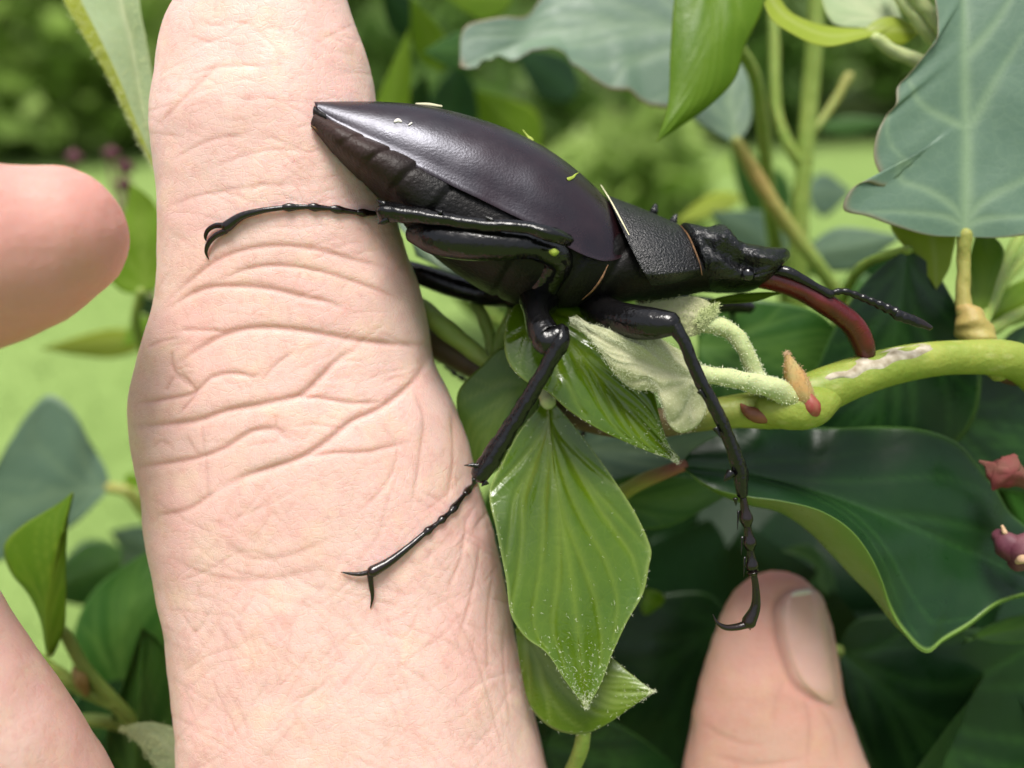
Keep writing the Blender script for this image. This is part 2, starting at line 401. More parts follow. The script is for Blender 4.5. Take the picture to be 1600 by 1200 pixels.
# ------------------------------------------------------------------ hands
def hand_mesh(parts, voxel, smooth_it):
    """union of overlapping closed bodies as one continuous surface"""
    V, Fc = join(*parts)
    me = bpy.data.meshes.new('tmp'); me.from_pydata(V.tolist(), [], Fc); o = bpy.data.objects.new('tmp', me); COL.objects.link(o)
    bmx = bmesh.new(); bmx.from_mesh(me); bmesh.ops.recalc_face_normals(bmx, faces=bmx.faces); bmx.to_mesh(me); bmx.free()
    r = o.modifiers.new('r', 'REMESH'); r.mode = 'VOXEL'; r.voxel_size = voxel
    s = o.modifiers.new('s', 'SMOOTH'); s.factor = .5; s.iterations = smooth_it
    dg = bpy.context.evaluated_depsgraph_get(); dg.update()
    out = bpy.data.meshes.new_from_object(o.evaluated_get(dg))
    bpy.data.objects.remove(o); bpy.data.meshes.remove(me)
    return out

def refine(me, pred, cuts):
    bm_ = bmesh.new(); bm_.from_mesh(me)
    P = topx(np.array([v.co for v in bm_.verts]))
    ok = pred(P)
    bm_.verts.index_update()
    fs = [f for f in bm_.faces if all(ok[v.index] for v in f.verts) and f.normal.dot(Vector(VIEW)) < .35]
    es = list({e for f in fs for e in f.edges})
    bmesh.ops.subdivide_edges(bm_, edges=es, cuts=cuts, use_grid_fill=True, smooth=0)
    bm_.normal_update(); bm_.to_mesh(me); bm_.free()

def vnoise(P, f, seed=0):
    """vectorised smooth value noise in -1..1"""
    Q = np.asarray(P)*f; i = np.floor(Q).astype(np.int64); t = Q-i; t = t*t*(3-2*t)
    def h(a, b, c):
        x = (a*73856093) ^ (b*19349663) ^ (c*83492791) ^ (seed*2654435761)
        x = (x ^ (x >> 13))*1274126177 & 0x7fffffff; x = (x ^ (x >> 11))*668265263 & 0x7fffffff
        return (x & 0xffff)/32767.5-1
    o = 0
    for a in (0, 1):
        for b in (0, 1):
            for c in (0, 1):
                w = (t[:, 0] if a else 1-t[:, 0])*(t[:, 1] if b else 1-t[:, 1])*(t[:, 2] if c else 1-t[:, 2])
                o = o + w*h(i[:, 0]+a, i[:, 1]+b, i[:, 2]+c)
    return o

def seg_dist(P, line, n=28):
    L_ = spl(np.c_[np.asarray(line, float), np.zeros(len(line))], n)[:, :2]
    a, b = L_[:-1], L_[1:]; ab = b-a; q = (ab**2).sum(1)+1e-9
    best = np.full(len(P), 1e9); bt = np.zeros(len(P))
    lo, hi = L_.min(0)-40, L_.max(0)+40
    ii = np.where(((P > lo) & (P < hi)).all(1))[0]
    if len(ii) == 0: return best, bt
    for k in range(n-1):
        ap = P[ii]-a[k]; t = np.clip((ap@ab[k])/q[k], 0, 1)
        d = np.linalg.norm(ap-t[:, None]*ab[k], axis=1)
        m_ = d < best[ii]; j = ii[m_]; best[j] = d[m_]; bt[j] = (k+t[m_])/(n-1)
    return best, bt

def crease(me, lines, extra=None):
    """press creases given as photo polylines (points, depth mm, half width px) into the skin"""
    n = len(me.vertices); V = np.empty(n*3); me.vertices.foreach_get('co', V); V = V.reshape(-1, 3)
    Nn = np.empty(n*3); me.vertices.foreach_get('normal', Nn); Nn = Nn.reshape(-1, 3)
    P = topx(V)[:, :2]; face = (Nn@VIEW) < .15
    disp = np.zeros(n); col = np.zeros(n)
    for pts, dep, wd in lines:
        d, t = seg_dist(P, pts)
        fade = np.clip(np.minimum(t, 1-t)*5+.12, 0, 1)
        wd = wd*.66; g = np.exp(-(d/wd)**2)*fade; gw = np.exp(-(d/(2.2*wd))**2)*fade
        disp -= .40*dep*g + .26*dep*gw
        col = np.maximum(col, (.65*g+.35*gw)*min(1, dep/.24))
    disp = np.where(face, disp, 0); col = np.where(face, col, 0)
    if extra is not None: disp += extra(V)
    V = V + Nn*(disp*.001)[:, None]
    return V, np.clip(col, 0, 1)

TH_Y = [-150, -110, -60, 0, 45, 100, 150, 190, 245, 306, 350, 416, 480, 520, 565, 630, 700, 765, 835, 900, 985, 1085, 1200, 1330, 1450]
TH_L = [395, 340, 308, 287, 261, 247, 237, 230, 235, 243, 244, 246, 241, 229, 217, 206, 211, 221, 231, 248, 261, 276, 285, 300, 330]
TH_R = [440, 500, 528, 549, 566, 584, 592, 598, 608, 616, 626, 650, 671, 679, 686, 716, 744, 758, 778, 791, 809, 831, 859, 890, 900]
hwd = np.interp(TH_Y, [-150, -60, 50, 300, 450, 640, 800, 1200, 1450], [2, 6.2, 8.0, 8.3, 9.0, 11.5, 12.5, 15, 15])
fr = np.interp(TH_Y, [-150, 0, 190, 330, 450, 560, 700, 900, 1200, 1450], [1.5, -.8, -2.0, -1.6, -1.2, -1.6, -2.2, -2.2, -3.2, -3.5])
def ypar(vals, n=90):                      # resample station values along the rails the way loft() resamples the rails
    A = spl(np.c_[TH_L, TH_Y, np.zeros(len(TH_Y))], n); return np.interp(A[:, 1], TH_Y, vals)
thumb = loft(np.c_[np.array(TH_L)+9, TH_Y], np.c_[np.array(TH_R)-6, TH_Y], ypar(hwd+fr), ypar(hwd), n=90, seg=48, p=2.25)
def px_tube(pts, n=30, seg=24, ratio=1.0): return tube(pts, n, seg, ratio)
handparts = [rings(thumb),
    px_tube([(595, 1330, 11, 15), (560, 1560, 14, 17), (460, 1900, 18, 18), (380, 2250, 24, 17)], ratio=.95),        # ball of the thumb
    px_tube([(20, 1560, 12, 15), (80, 1750, 14, 25), (180, 2050, 18, 28), (300, 2400, 26, 25), (400, 2750, 34, 21)], ratio=.5),   # palm
    px_tube([(400, 2650, 32, 22), (500, 3300, 48, 24), (640, 4300, 75, 30), (760, 5600, 110, 36)], ratio=.75),         # wrist and forearm
    px_tube([(330, 1520, 13, 9), (480, 1480, 14, 11)], ratio=1.1),                                                    # web
    px_tube([(150, 1640, 8, 11), (85, 1430, 3, 10.8), (-80, 1140, -5, 9.8), (-260, 850, -9, 9.3), (-300, 640, -12, 8.7), (-215, 470, -15, 8.5), (-60, 402, -13, 8.2), (15, 386, -11.5, 7.7), (60, 374, -10.6, 7.1), (94, 362, -10.2, 6.2)], n=70, ratio=.92),
    px_tube([(-20, 1650, 12, 11), (-250, 1330, 4, 10), (-620, 950, -6, 9.4), (-700, 700, -14, 8.8), (-560, 560, -18, 8.3), (-380, 540, -16, 7)], n=50, ratio=.92),
    px_tube([(-60, 1800, 14, 11), (-420, 1560, 6, 9.6), (-850, 1250, -6, 9), (-900, 980, -14, 8.4), (-740, 850, -18, 7.6), (-600, 830, -17, 6.6)], n=50, ratio=.92),
    px_tube([(0, 2000, 17, 10), (-420, 1860, 8, 8.4), (-830, 1650, -2, 7.8), (-880, 1440, -10, 7.2), (-740, 1330, -14, 6.4), (-640, 1310, -13, 5.6)], n=50, ratio=.92)]
me = hand_mesh(handparts, .0008, 9)
refine(me, lambda P: (P[:, 0] > 150) & (P[:, 0] < 900) & (P[:, 1] > -30) & (P[:, 1] < 1230) & (P[:, 2] < 14), 3)
refine(me, lambda P: (P[:, 0] > -40) & (P[:, 0] < 205) & (P[:, 1] > 200) & (P[:, 1] < 600) & (P[:, 2] < 0), 1)
CR_LINES = [
 ([(297, 118), (350, 105), (420, 105)], .10, 4), ([(245, 196), (297, 148), (350, 92)], .13, 5), ([(262, 254), (332, 219), (394, 210)], .10, 5),
 ([(330, 262), (420, 235), (500, 240)], .08, 4), ([(250, 330), (300, 308), (341, 300), (437, 289), (500, 292)], .10, 5),
 ([(420, 40), (470, 52), (520, 90), (525, 130)], .05, 3), ([(380, 150), (470, 160), (540, 150)], .05, 4),
 ([(262, 470), (295, 440), (345, 403), (400, 387), (470, 386), (520, 396), (560, 408), (610, 420)], .24, 6),
 ([(342, 440), (387, 420), (420, 415), (480, 420), (530, 432), (580, 450), (630, 470)], .24, 5),
 ([(262, 485), (290, 464), (317, 452), (372, 447), (425, 452), (475, 464), (515, 473), (545, 487)], .34, 6),
 ([(268, 575), (300, 552), (345, 525), (390, 513), (440, 513), (500, 521), (560, 532), (620, 538), (672, 540)], .42, 7),
 ([(280, 515), (320, 516), (350, 519)], .18, 4), ([(232, 545), (255, 533), (280, 528)], .15, 4),
 ([(205, 668), (250, 664), (312, 656), (350, 643), (400, 633), (440, 625), (468, 618), (500, 590), (530, 560), (560, 545)], .46, 7),
 ([(460, 621), (500, 622), (545, 629), (600, 628)], .26, 5),
 ([(210, 632), (255, 624), (303, 613), (330, 590), (370, 583), (400, 588), (412, 578)], .28, 5),
 ([(275, 580), (305, 612), (290, 635), (278, 650)], .2, 4), ([(272, 585), (258, 612)], .15, 4), ([(268, 545), (272, 578), (300, 608)], .2, 4),
 ([(212, 730), (260, 724), (320, 712), (350, 700), (385, 678), (410, 670), (440, 674), (458, 690)], .34, 6),
 ([(340, 765), (380, 745), (430, 729), (470, 715), (510, 690), (550, 658), (590, 640), (650, 590), (672, 555)], .46, 7),
 ([(240, 806), (290, 797), (340, 765)], .22, 6), ([(470, 715), (520, 708), (570, 706), (640, 690)], .22, 5),
 ([(430, 648), (434, 672), (455, 692)], .13, 3.5), ([(405, 600), (430, 570), (460, 548)], .15, 4), ([(380, 600), (388, 605), (400, 585)], .1, 3),
 ([(314, 645), (318, 700), (324, 760), (330, 800)], .12, 4), ([(240, 700), (250, 690), (268, 698)], .1, 3), ([(290, 680), (305, 706), (318, 716)], .12, 4),
 ([(340, 835), (390, 872), (450, 868), (520, 840)], .12, 7), ([(260, 868), (330, 900), (420, 905), (500, 890)], .12, 7),
 ([(590, 655), (620, 700), (600, 760), (560, 800)], .12, 4), ([(640, 600), (660, 650), (655, 720), (640, 800)], .14, 4),
 ([(704, 640), (708, 727), (696, 787)], .14, 4), ([(731, 800), (717, 877), (695, 928)], .14, 4), ([(750, 846), (733, 939), (715, 1000)], .13, 4),
 ([(770, 880), (762, 960), (765, 1060)], .12, 4), ([(790, 960), (790, 1040), (800, 1140)], .12, 4), ([(700, 940), (740, 1020), (790, 1180)], .12, 4),
 ([(400, 395), (395, 420), (385, 436)], .07, 3), ([(450, 475), (452, 500), (450, 512)], .1, 3), ([(470, 425), (465, 440)], .09, 3), ([(480, 395), (500, 380), (530, 372)], .07, 3),
 ([(540, 200), (570, 240), (575, 300)], .06, 4), ([(420, 300), (480, 320), (560, 330)], .06, 4)]
for k in range(230):                        # fine crossing lines of the ball of the thumb
    x, y = rng.uniform(270, 810), rng.uniform(770, 1200); l = rng.uniform(50, 150)
    a = R(rng.choice([28, -38, -55, 62]) + rng.normal()*10)
    CR_LINES.append(([(x-math.cos(a)*l/2, y-math.sin(a)*l/2), (x+rng.normal()*5, y+rng.normal()*5), (x+math.cos(a)*l/2, y+math.sin(a)*l/2)], rng.uniform(.03, .075), rng.uniform(2.8, 4.6)))
for k in range(170):                         # fine skin lines of the joints
    x, y = rng.uniform(240, 640), rng.uniform(30, 720); l = rng.uniform(30, 90); a = R(rng.normal()*28)
    CR_LINES.append(([(x-math.cos(a)*l/2, y-math.sin(a)*l/2), (x, y-3), (x+math.cos(a)*l/2, y+math.sin(a)*l/2)], rng.uniform(.025, .07), rng.uniform(2.6, 3.8)))
def lumps(V): return vnoise(V, 130, 1)*.26 + vnoise(V, 300, 2)*.12 + vnoise(V, 650, 3)*.035
for k in range(16): CR_LINES.append(([(rng.uniform(-20, 20)+q*45, 275+k*15+q*q*2+rng.normal()*3-q*6) for q in range(4)], rng.uniform(.02, .05), 3.5))
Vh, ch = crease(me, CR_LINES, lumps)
Fh = [tuple(p.vertices) for p in me.polygons]
Ph_ = topx(Vh); fl = np.clip((Ph_[:, 0]+260)/200, 0, 1)*(Ph_[:, 0] < 215)*(Ph_[:, 1] > 200)*(Ph_[:, 1] < 620)*np.clip((-Ph_[:, 2]-.5)/2, 0, 1)*(Ph_[:, 0]+.35*(Ph_[:, 1]-345) < 222)*(Ph_[:, 1] < 560)  # phone's shade on the curled index finger, put into the skin as redness
hand_root = mk('hand', (Vh, Fh), M['skin'], None, {'crease': ch, 'flush_shade': fl}, origin=at([(300, 2400, 26)])[0])
tag(hand_root, 'pale hand with its creased thumb held upright beside the ivy under the beetle', 'hand')
bvh = BVHTree.FromPolygons([tuple(v) for v in Vh], Fh)
def surf(px, py, off=0., tree_=None, dflt=6.):
    d = at([(px, py, 0)])[0] - CL; h = (tree_ or bvh).ray_cast(Vector(CL), Vector(d).normalized())
    return topx(np.array(h[0])[None])[0, 2] - off if h[0] is not None else dflt

def patch(rl, rr, tree_, n=20, m=14, off=.25, dflt=20.):
    """thin plate lying on a surface between two photo rails"""
    A, B = spl(np.c_[rl, np.zeros(len(rl))], n)[:, :2], spl(np.c_[rr, np.zeros(len(rr))], n)[:, :2]
    G = np.array([[A[i]+(B[i]-A[i])*j/(m-1) for j in range(m)] for i in range(n)])
    W = np.array([[surf(*G[i, j], 0, tree_, np.nan) for j in range(m)] for i in range(n)])
    W = np.where(np.isnan(W), np.nanmax(W), W)
    for _ in range(6):
        Wp = np.pad(W, 1, 'edge'); W = (Wp[:-2, 1:-1]+Wp[2:, 1:-1]+Wp[1:-1, :-2]+Wp[1:-1, 2:]+4*W)/8
    e = np.minimum.reduce([np.arange(m)[None, :]+0*W, (m-1-np.arange(m))[None, :]+0*W, np.arange(n)[:, None]+0*W, (n-1-np.arange(n))[:, None]+0*W])
    o = off*np.clip(e/2.5, -0, 1) - .15
    top = at(np.dstack([G, W-o])).reshape(-1, 3); bot = at(np.dstack([G, W+.4])).reshape(-1, 3)
    Fc = [q[::-1] for q in grid_faces(n, m)] + grid_faces(n, m, off=n*m)
    rim = list(range(m)) + [i*m+m-1 for i in range(1, n)] + [(n-1)*m+j for j in range(m-2, -1, -1)] + [i*m for i in range(n-2, 0, -1)]
    for a, b in zip(rim, rim[1:]+rim[:1]): Fc.append((a, b, b+n*m, a+n*m))
    return np.concatenate([top, bot]), Fc

F2Y = [890, 897, 910, 928, 950, 1000, 1040, 1090, 1140, 1200, 1300, 1450, 1650]
F2L = [1196, 1176, 1157, 1141, 1129, 1111, 1099, 1085, 1076, 1067, 1058, 1050, 1045]
F2R = [1230, 1250, 1268, 1284, 1294, 1305, 1312, 1319, 1337, 1358, 1390, 1410, 1420]
finger2 = loft(np.c_[F2L, F2Y], np.c_[F2R, F2Y], [23, 23, 24, 26, 28], [1.2, 5.2, 6.6, 7.4, 7.8], n=60, seg=40, p=2.15)
hand2 = [rings(finger2),
    px_tube([(1240, 1600, 28, 9.5), (1290, 2000, 38, 10.5), (1330, 2350, 48, 11)], ratio=.95),
    px_tube([(1480, 2300, 50, 20), (1520, 2600, 58, 30), (1560, 3100, 70, 34), (1600, 3700, 86, 28)], ratio=.5),
    px_tube([(1590, 3600, 84, 25), (1700, 4700, 120, 30), (1800, 6500, 170, 38)], ratio=.75),
    px_tube([(1520, 2450, 52, 11), (1560, 2050, 46, 10), (1560, 1720, 40, 9.3), (1520, 1560, 32, 8.6), (1500, 1640, 22, 7.4)], n=50, ratio=.92),
    px_tube([(1720, 2550, 54, 11), (1790, 2150, 48, 10), (1780, 1830, 42, 9), (1730, 1700, 34, 8.2), (1700, 1790, 25, 7)], n=50, ratio=.92),
    px_tube([(1900, 2750, 58, 10), (2000, 2400, 52, 8.6), (1990, 2120, 46, 7.8), (1930, 2010, 38, 7), (1890, 2090, 31, 6)], n=50, ratio=.92),
    px_tube([(1400, 3000, 66, 14), (1180, 2700, 52, 12), (1060, 2420, 40, 10.5), (1010, 2200, 32, 9)], n=40)]
me2 = hand_mesh(hand2, .0009, 7)
refine(me2, lambda P: (P[:, 0] > 1000) & (P[:, 0] < 1420) & (P[:, 1] > 850) & (P[:, 1] < 1230) & (P[:, 2] < 30), 2)
CR2 = [([(1262, 922), (1228, 925), (1213, 945), (1214, 985), (1226, 1030), (1244, 1070), (1272, 1093), (1315, 1110)], .7, 7),
       ([(1095, 1130), (1150, 1160), (1200, 1165)], .1, 4), ([(1255, 1080), (1265, 1130), (1262, 1190)], .12, 4), ([(1275, 1098), (1300, 1140), (1310, 1195)], .12, 4),
       ([(1110, 1180), (1180, 1195), (1260, 1185)], .1, 4), ([(1235, 1050), (1215, 1085), (1210, 1140)], .08, 4)]
V2, c2 = crease(me2, CR2, lumps); F2 = [tuple(p.vertices) for p in me2.polygons]
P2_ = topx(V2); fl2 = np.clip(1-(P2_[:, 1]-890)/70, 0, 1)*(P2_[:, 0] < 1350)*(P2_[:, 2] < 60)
hand2_root = mk('hand', (V2, F2), M['skin2'], None, {'crease': c2, 'flush_shade': fl2}, origin=at([(1560, 3100, 70)])[0])
tag(hand2_root, 'shaded second hand whose nailed fingertip pokes up under the front leg claw', 'hand')
bvh2 = BVHTree.FromPolygons([tuple(v) for v in V2], F2)
nail_l = [(1246, 921), (1226, 930), (1218, 950), (1219, 985), (1231, 1031), (1248, 1068), (1272, 1088), (1296, 1100)]
nail_r = [(1258, 918), (1276, 922), (1287, 936), (1294, 975), (1301, 1020), (1306, 1060), (1309, 1085), (1311, 1098)]
fnail = mk('fingernail', patch(nail_l, nail_r, bvh2, 24, 16, .55), M['nail'], hand2_root)
mk('nail_tip', patch([(1246, 922), (1230, 929), (1222, 941)], [(1258, 919), (1274, 922), (1286, 934)], bvh2, 8, 12, .72), M['nailtip'], fnail)
# index finger nail, on the far side of the finger that curls in from the left, and the thumb nail on its far side
mk('fingernail', tube([(20, 360, -4.0, 4.2), (80, 352, -3.6, 5.0), (135, 345, -4.2, 3.6)], 12, 16, .3), M['nail'], hand_root)
mk('fingernail', tube([(425, 130, 13.6, 6.0), (422, 20, 13.2, 7.0), (420, -80, 11, 6.0)], 12, 18, .22), M['nail'], hand_root)

# ------------------------------------------------------------------ beetle
beetle = thing('stag_beetle', at([(860, 470, 8)])[0], 'black stag beetle with purple brown wing cases and dark red jaw clinging to the thumb', 'beetle')
def axw(px): return float(np.interp(px, [490, 560, 650, 800, 1000, 1100, 1220], [-1.2, 1.2, 3.6, 6.0, 7.4, 8.0, 8.2]))
DORS = [(491, 159), (540, 158.5), (592, 159), (645, 163), (696, 172), (750, 187), (806, 208), (855, 234), (900, 266), (937, 300), (967, 337), (981, 364), (983, 372)]
MARG = [(494, 168), (512, 186), (545, 206), (585, 229), (630, 252), (675, 274), (712, 293), (750, 311), (788, 330), (825, 348), (862, 369), (895, 390), (922, 402), (950, 408), (970, 402), (981, 385), (984, 374)]
def elytron(sign):
    n, m = 90, 34
    D, Mg = spl(np.c_[DORS, np.zeros(len(DORS))], n), spl(np.c_[MARG, np.zeros(len(MARG))], n)
    # pair stations by eased parameter so both rails travel together
    u = np.linspace(0, 1, n)
    hw = np.interp(u, [0, .05, .15, .3, .5, .7, .85, .93, .98, 1], [.35, 1.8, 4.2, 6.8, 8.4, 8.7, 8.2, 7.0, 5.2, 3.6])
    ker = np.hanning(17); ker /= ker.sum(); hw = np.convolve(np.pad(hw, 8, 'edge'), ker, 'valid')
    ax = np.array([axw(x) for x in D[:, 0]])
    ax = np.convolve(np.pad(ax, 8, 'edge'), ker, 'valid')
    D[:, 2] = ax + sign*.05
    C = Mg.copy(); C[:, 2] = ax; Mg[:, 2] = ax + sign*hw
    if sign > 0: Mg[:, 1] += 0
    d, c, g = at(D), at(C), at(Mg)
    th = np.linspace(0, math.pi/2, m); e = 2/2.35
    G = c[:, None] + (d-c)[:, None]*(np.sin(th)**e)[None, :, None] + (g-c)[:, None]*(np.cos(th)**e)[None, :, None]
    # lip along the outer margin
    lip = np.exp(-(np.arange(m)/1.4)**2)*.00028
    out = (g-c)/(np.linalg.norm(g-c, axis=1)[:, None]+1e-9)
    G = G + out[:, None]*lip[None, :, None]
    inn = c[:, None] + (G-c[:, None])*.955
    V = np.concatenate([G.reshape(-1, 3), inn.reshape(-1, 3)])
    Fc = grid_faces(n, m) + [q[::-1] for q in grid_faces(n, m, off=n*m)]
    rim = list(range(m)) + [i*m+m-1 for i in range(1, n)] + [(n-1)*m+j for j in range(m-2, -1, -1)] + [i*m for i in range(n-2, 0, -1)]
    for a, b in zip(rim, rim[1:]+rim[:1]): Fc.append((a, b, b+n*m, a+n*m))
    if sign > 0: Fc = [q[::-1] for q in Fc]
    return V, Fc
el1 = mk('wing_case', elytron(-1), M['elytra'], beetle); el2 = mk('wing_case', elytron(1), M['elytra'], beetle)

# abdomen and thorax underside: one continuous body with stepped plates
BT = [(497, 178), (532, 196), (580, 222), (640, 248), (700, 268), (770, 285), (840, 300), (900, 320), (950, 345), (985, 380), (1015, 395)]
BB = [(487, 199), (531, 252), (574, 293), (612, 328), (655, 380), (715, 428), (775, 462), (830, 480), (890, 484), (945, 476), (1010, 466)]
body = loft(BT, BB, [axw(p[0]) for p in BT], [1.0, 4.0, 6.2, 7.6, 8.0, 8.4, 8.6, 8.2, 7.6, 6.8, 6.0], n=160, seg=64, p=2.2)
s = np.linspace(0, 1, 160); mid = body.mean(1, keepdims=True)
steps = [.095, .185, .28, .39]; prof = np.ones(160)
for a, b in zip([0]+steps, steps+[.62]):
    k = (s >= a) & (s < b); t = (s[k]-a)/(b-a)
    prof[k] = 1 + .035*(t-.5)
for a in steps: prof -= .045*np.exp(-((s-a)/.0055)**2)
for a in (.62, .76, .85): prof -= .05*np.exp(-((s-a)/.007)**2)
# plates lean: shift the step with height so the sutures run diagonally, as seen on the flank
th = np.linspace(0, 2*math.pi, 64, endpoint=False)
pr = np.array([np.interp(s - .045*(1+math.cos(t)) , s, prof) for t in th]).T
body = mid + (body-mid)*pr[..., None]
tn = np.repeat(np.clip(1-(s-.16)/.24, 0, 1), 64); bo = mk('body', rings(body), M['abd'], beetle, {'tint': np.concatenate([tn, [1., 0.]])})
tail = loft([(492, 166), (499, 171), (514, 182)], [(490, 182), (501, 192), (520, 206)], [-1.2, -.9, -.2], [.5, 1.2, 2.2], n=14, seg=24)
mk('tail_plate', rings(tail), M['abd'], beetle)
mk('tail_hair', tube([(487, 197, -1.7, .10), (505, 207, -2.1, .16), (522, 216, -2.2, .1)], 10, 10), M['fringe'], bo)

def shell(rear, front, hwr, hwf, ax0, n=40, m=60, bot=.3, p=2.25):
    """saddle shaped plate: rear and front edge rails from the dorsal line down to the near side, mirrored to the far side"""
    A, B = spl(np.c_[rear, np.zeros(len(rear))], m), spl(np.c_[front, np.zeros(len(front))], m)
    G = []
    for i in range(n):
        t = i/(n-1); Q = A + (B-A)*t; hw = hwr+(hwf-hwr)*t + .6*math.sin(math.pi*t)
        ax = ax0[0]+(ax0[1]-ax0[0])*t
        v = np.linspace(0, 1, m); prof = (1-(1-v)**p)**(1/p)*(1-.4*np.clip((v-.86)/.14, 0, 1)**2)
        near = np.c_[Q[:, :2], ax-hw*prof]; far = np.c_[Q[:, :2], ax+hw*prof]
        G.append(np.concatenate([near[::-1], far[1:]]))
    return at(np.array(G))
def bulge(G, amt, skew=1.0):
    n = len(G); t = np.linspace(0, 1, n); mid = G.mean(1, keepdims=True)
    return mid + (G-mid)*(1+amt*np.sin(math.pi*t**skew))[:, None, None]
def close_shell(G, th=.93):
    n, m = G.shape[:2]; mid = (G[:, :1]+G[:, -1:])/2
    I = mid + (G-mid)*th
    V = np.concatenate([G.reshape(-1, 3), I.reshape(-1, 3)]); Fc = grid_faces(n, m) + [q[::-1] for q in grid_faces(n, m, off=n*m)]
    rim = list(range(m)) + [i*m+m-1 for i in range(1, n)] + [(n-1)*m+j for j in range(m-2, -1, -1)] + [i*m for i in range(n-2, 0, -1)]
    for a, b in zip(rim, rim[1:]+rim[:1]): Fc.append((b, a, a+n*m, b+n*m))
    return V, Fc
PR_R = [(946, 304), (955, 320), (972, 358), (988, 392), (1004, 422), (1018, 447)]
PR_F = [(1060, 350), (1070, 362), (1084, 390), (1091, 410), (1095, 424), (1096, 432)]
G = bulge(shell(PR_R, PR_F, 7.9, 6.2, (7.2, 7.9)), .035)
pron = mk('pronotum', close_shell(G), M['prono'], beetle)
mk('hair_fringe', tube([(1063, 352, 7.2, .06), (1074, 366, 4.2, .10), (1086, 392, 2.1, .11), (1094, 414, 1.55, .07), (1097, 430, 1.5, .03)], 20, 8), M['fringe'], pron)
for p_ in ([(1022, 330, 9.2, .5), (1024, 322, 9.4, .3)], [(1052, 346, 10, .5), (1056, 338, 10, .28)]): mk('knob', tube(p_, 6, 8), M['headm'], pron)
neck = loft([(985, 385), (1030, 390), (1080, 395), (1110, 395)], [(985, 468), (1025, 468), (1070, 462), (1105, 455)], [7.4, 7.6, 8, 8.1], [6.6, 6.0, 5.2, 4.8], n=24, seg=32)
mk('thorax', rings(neck), M['abd'], beetle)
mk('hair_fringe', tube([(950, 414, -.9, .05), (940, 435, -1.6, .11), (926, 454, -1.2, .09), (910, 468, .3, .04)], 16, 8), M['fringe'], bo)

HT = [(1062, 352), (1078, 356), (1092, 360), (1104, 358), (1114, 356), (1122, 364), (1130, 376), (1142, 384), (1160, 388), (1178, 391), (1196, 392), (1210, 393), (1218, 399), (1219, 405)]
HB = [(1090, 450), (1104, 454), (1118, 455), (1130, 456), (1142, 456), (1152, 456), (1162, 456), (1172, 455), (1180, 452), (1188, 446), (1196, 436), (1204, 426), (1212, 418), (1217, 411)]
hd = loft(HT, HB, [8.0, 8.1, 8.2, 8.2], [5.6, 6.3, 6.4, 6.2, 6.6, 6.2, 5.2, 3.4], n=70, seg=72, p=2.6)
# brow ridge above the eye and hollow behind it on both flanks
Ph = topx(hd.reshape(-1, 3)); sgn = np.sign(Ph[:, 2]-8.1)
def gau(cx, cy, sx, sy, ang=0.):
    dx, dy = Ph[:, 0]-cx, Ph[:, 1]-cy; c_, s_ = math.cos(ang), math.sin(ang)
    return np.exp(-((dx*c_+dy*s_)/sx)**2-((-dx*s_+dy*c_)/sy)**2)
disp = 1.1*gau(1192, 405, 30, 8, .1) - .9*gau(1150, 400, 30, 9, .35) + .7*gau(1128, 372, 9, 14) - .8*gau(1160, 412, 22, 6, .2) + .6*gau(1150, 438, 40, 9) - .4*gau(1105, 385, 12, 16) + .5*gau(1198, 421, 18, 5, -.3)
disp += np.array([noise.noise(Vector((a*.09, b*.16, 0)))*.22 for a, b in Ph[:, :2]])
hd = (hd.reshape(-1, 3) + VIEW[None]*(sgn*disp*.001)[:, None]).reshape(hd.shape)
head = mk('head', rings(hd), M['headm'], beetle)
for w in (surf(1168, 429, 0, BVHTree.FromPolygons([tuple(v) for v in rings(hd)[0]], rings(hd)[1])), 13.2):
    c = at([(1168, 429, w+.3 if w < 8 else w)])[0]; u_, v_ = np.meshgrid(np.linspace(0, math.pi, 14), np.linspace(0, 2*math.pi, 20, endpoint=False), indexing='ij')
    S = np.stack([np.sin(u_)*np.cos(v_), np.sin(u_)*np.sin(v_), np.cos(u_)], -1)*.00082 + c
    mk('eye', rings(S), M['eye'], head)
    mk('eye_ridge', tube([(1180, 433, w-.2 if w < 8 else w, .2), (1192, 428, w-.3 if w < 8 else w, .35), (1206, 421, w if w < 8 else w, .3), (1216, 414, w+1 if w < 8 else w-1, .25)], 14, 10), M['headm'], head)
mk('horn', tube([(1196, 402, 4.6, 1.0), (1208, 398, 4.8, .75), (1217, 402, 5.0, .55)], 10, 12), M['headm'], head)

def mandible(w0, dx=0, dy=0, mir=1):
    up = [(1200+dx, 418+dy), (1232+dx, 425+dy), (1260+dx, 439+dy), (1288+dx, 455+dy), (1314+dx, 472+dy), (1338+dx, 490+dy), (1355+dx, 512+dy), (1364+dx, 536+dy), (1366+dx, 566+dy), (1362+dx, 596+dy)]
    lo = [(1180+dx, 448+dy), (1208+dx, 454+dy), (1234+dx, 462+dy), (1258+dx, 474+dy), (1282+dx, 489+dy), (1304+dx, 504+dy), (1322+dx, 520+dy), (1334+dx, 540+dy), (1345+dx, 568+dy), (1354+dx, 595+dy)]
    cw = [w0, w0-.9*mir, w0-1.5*mir, w0-1.2*mir, w0-.2*mir, w0+1.4*mir]
    return rings(loft(up, lo, cw, [1.9, 1.7, 1.5, 1.4, 1.2, .35], n=50, seg=22, p=2.3))
mk('mandible', mandible(5.6), M['mand'], beetle); mk('mandible', mandible(10.0, -3, -2, -1), M['mand'], beetle)
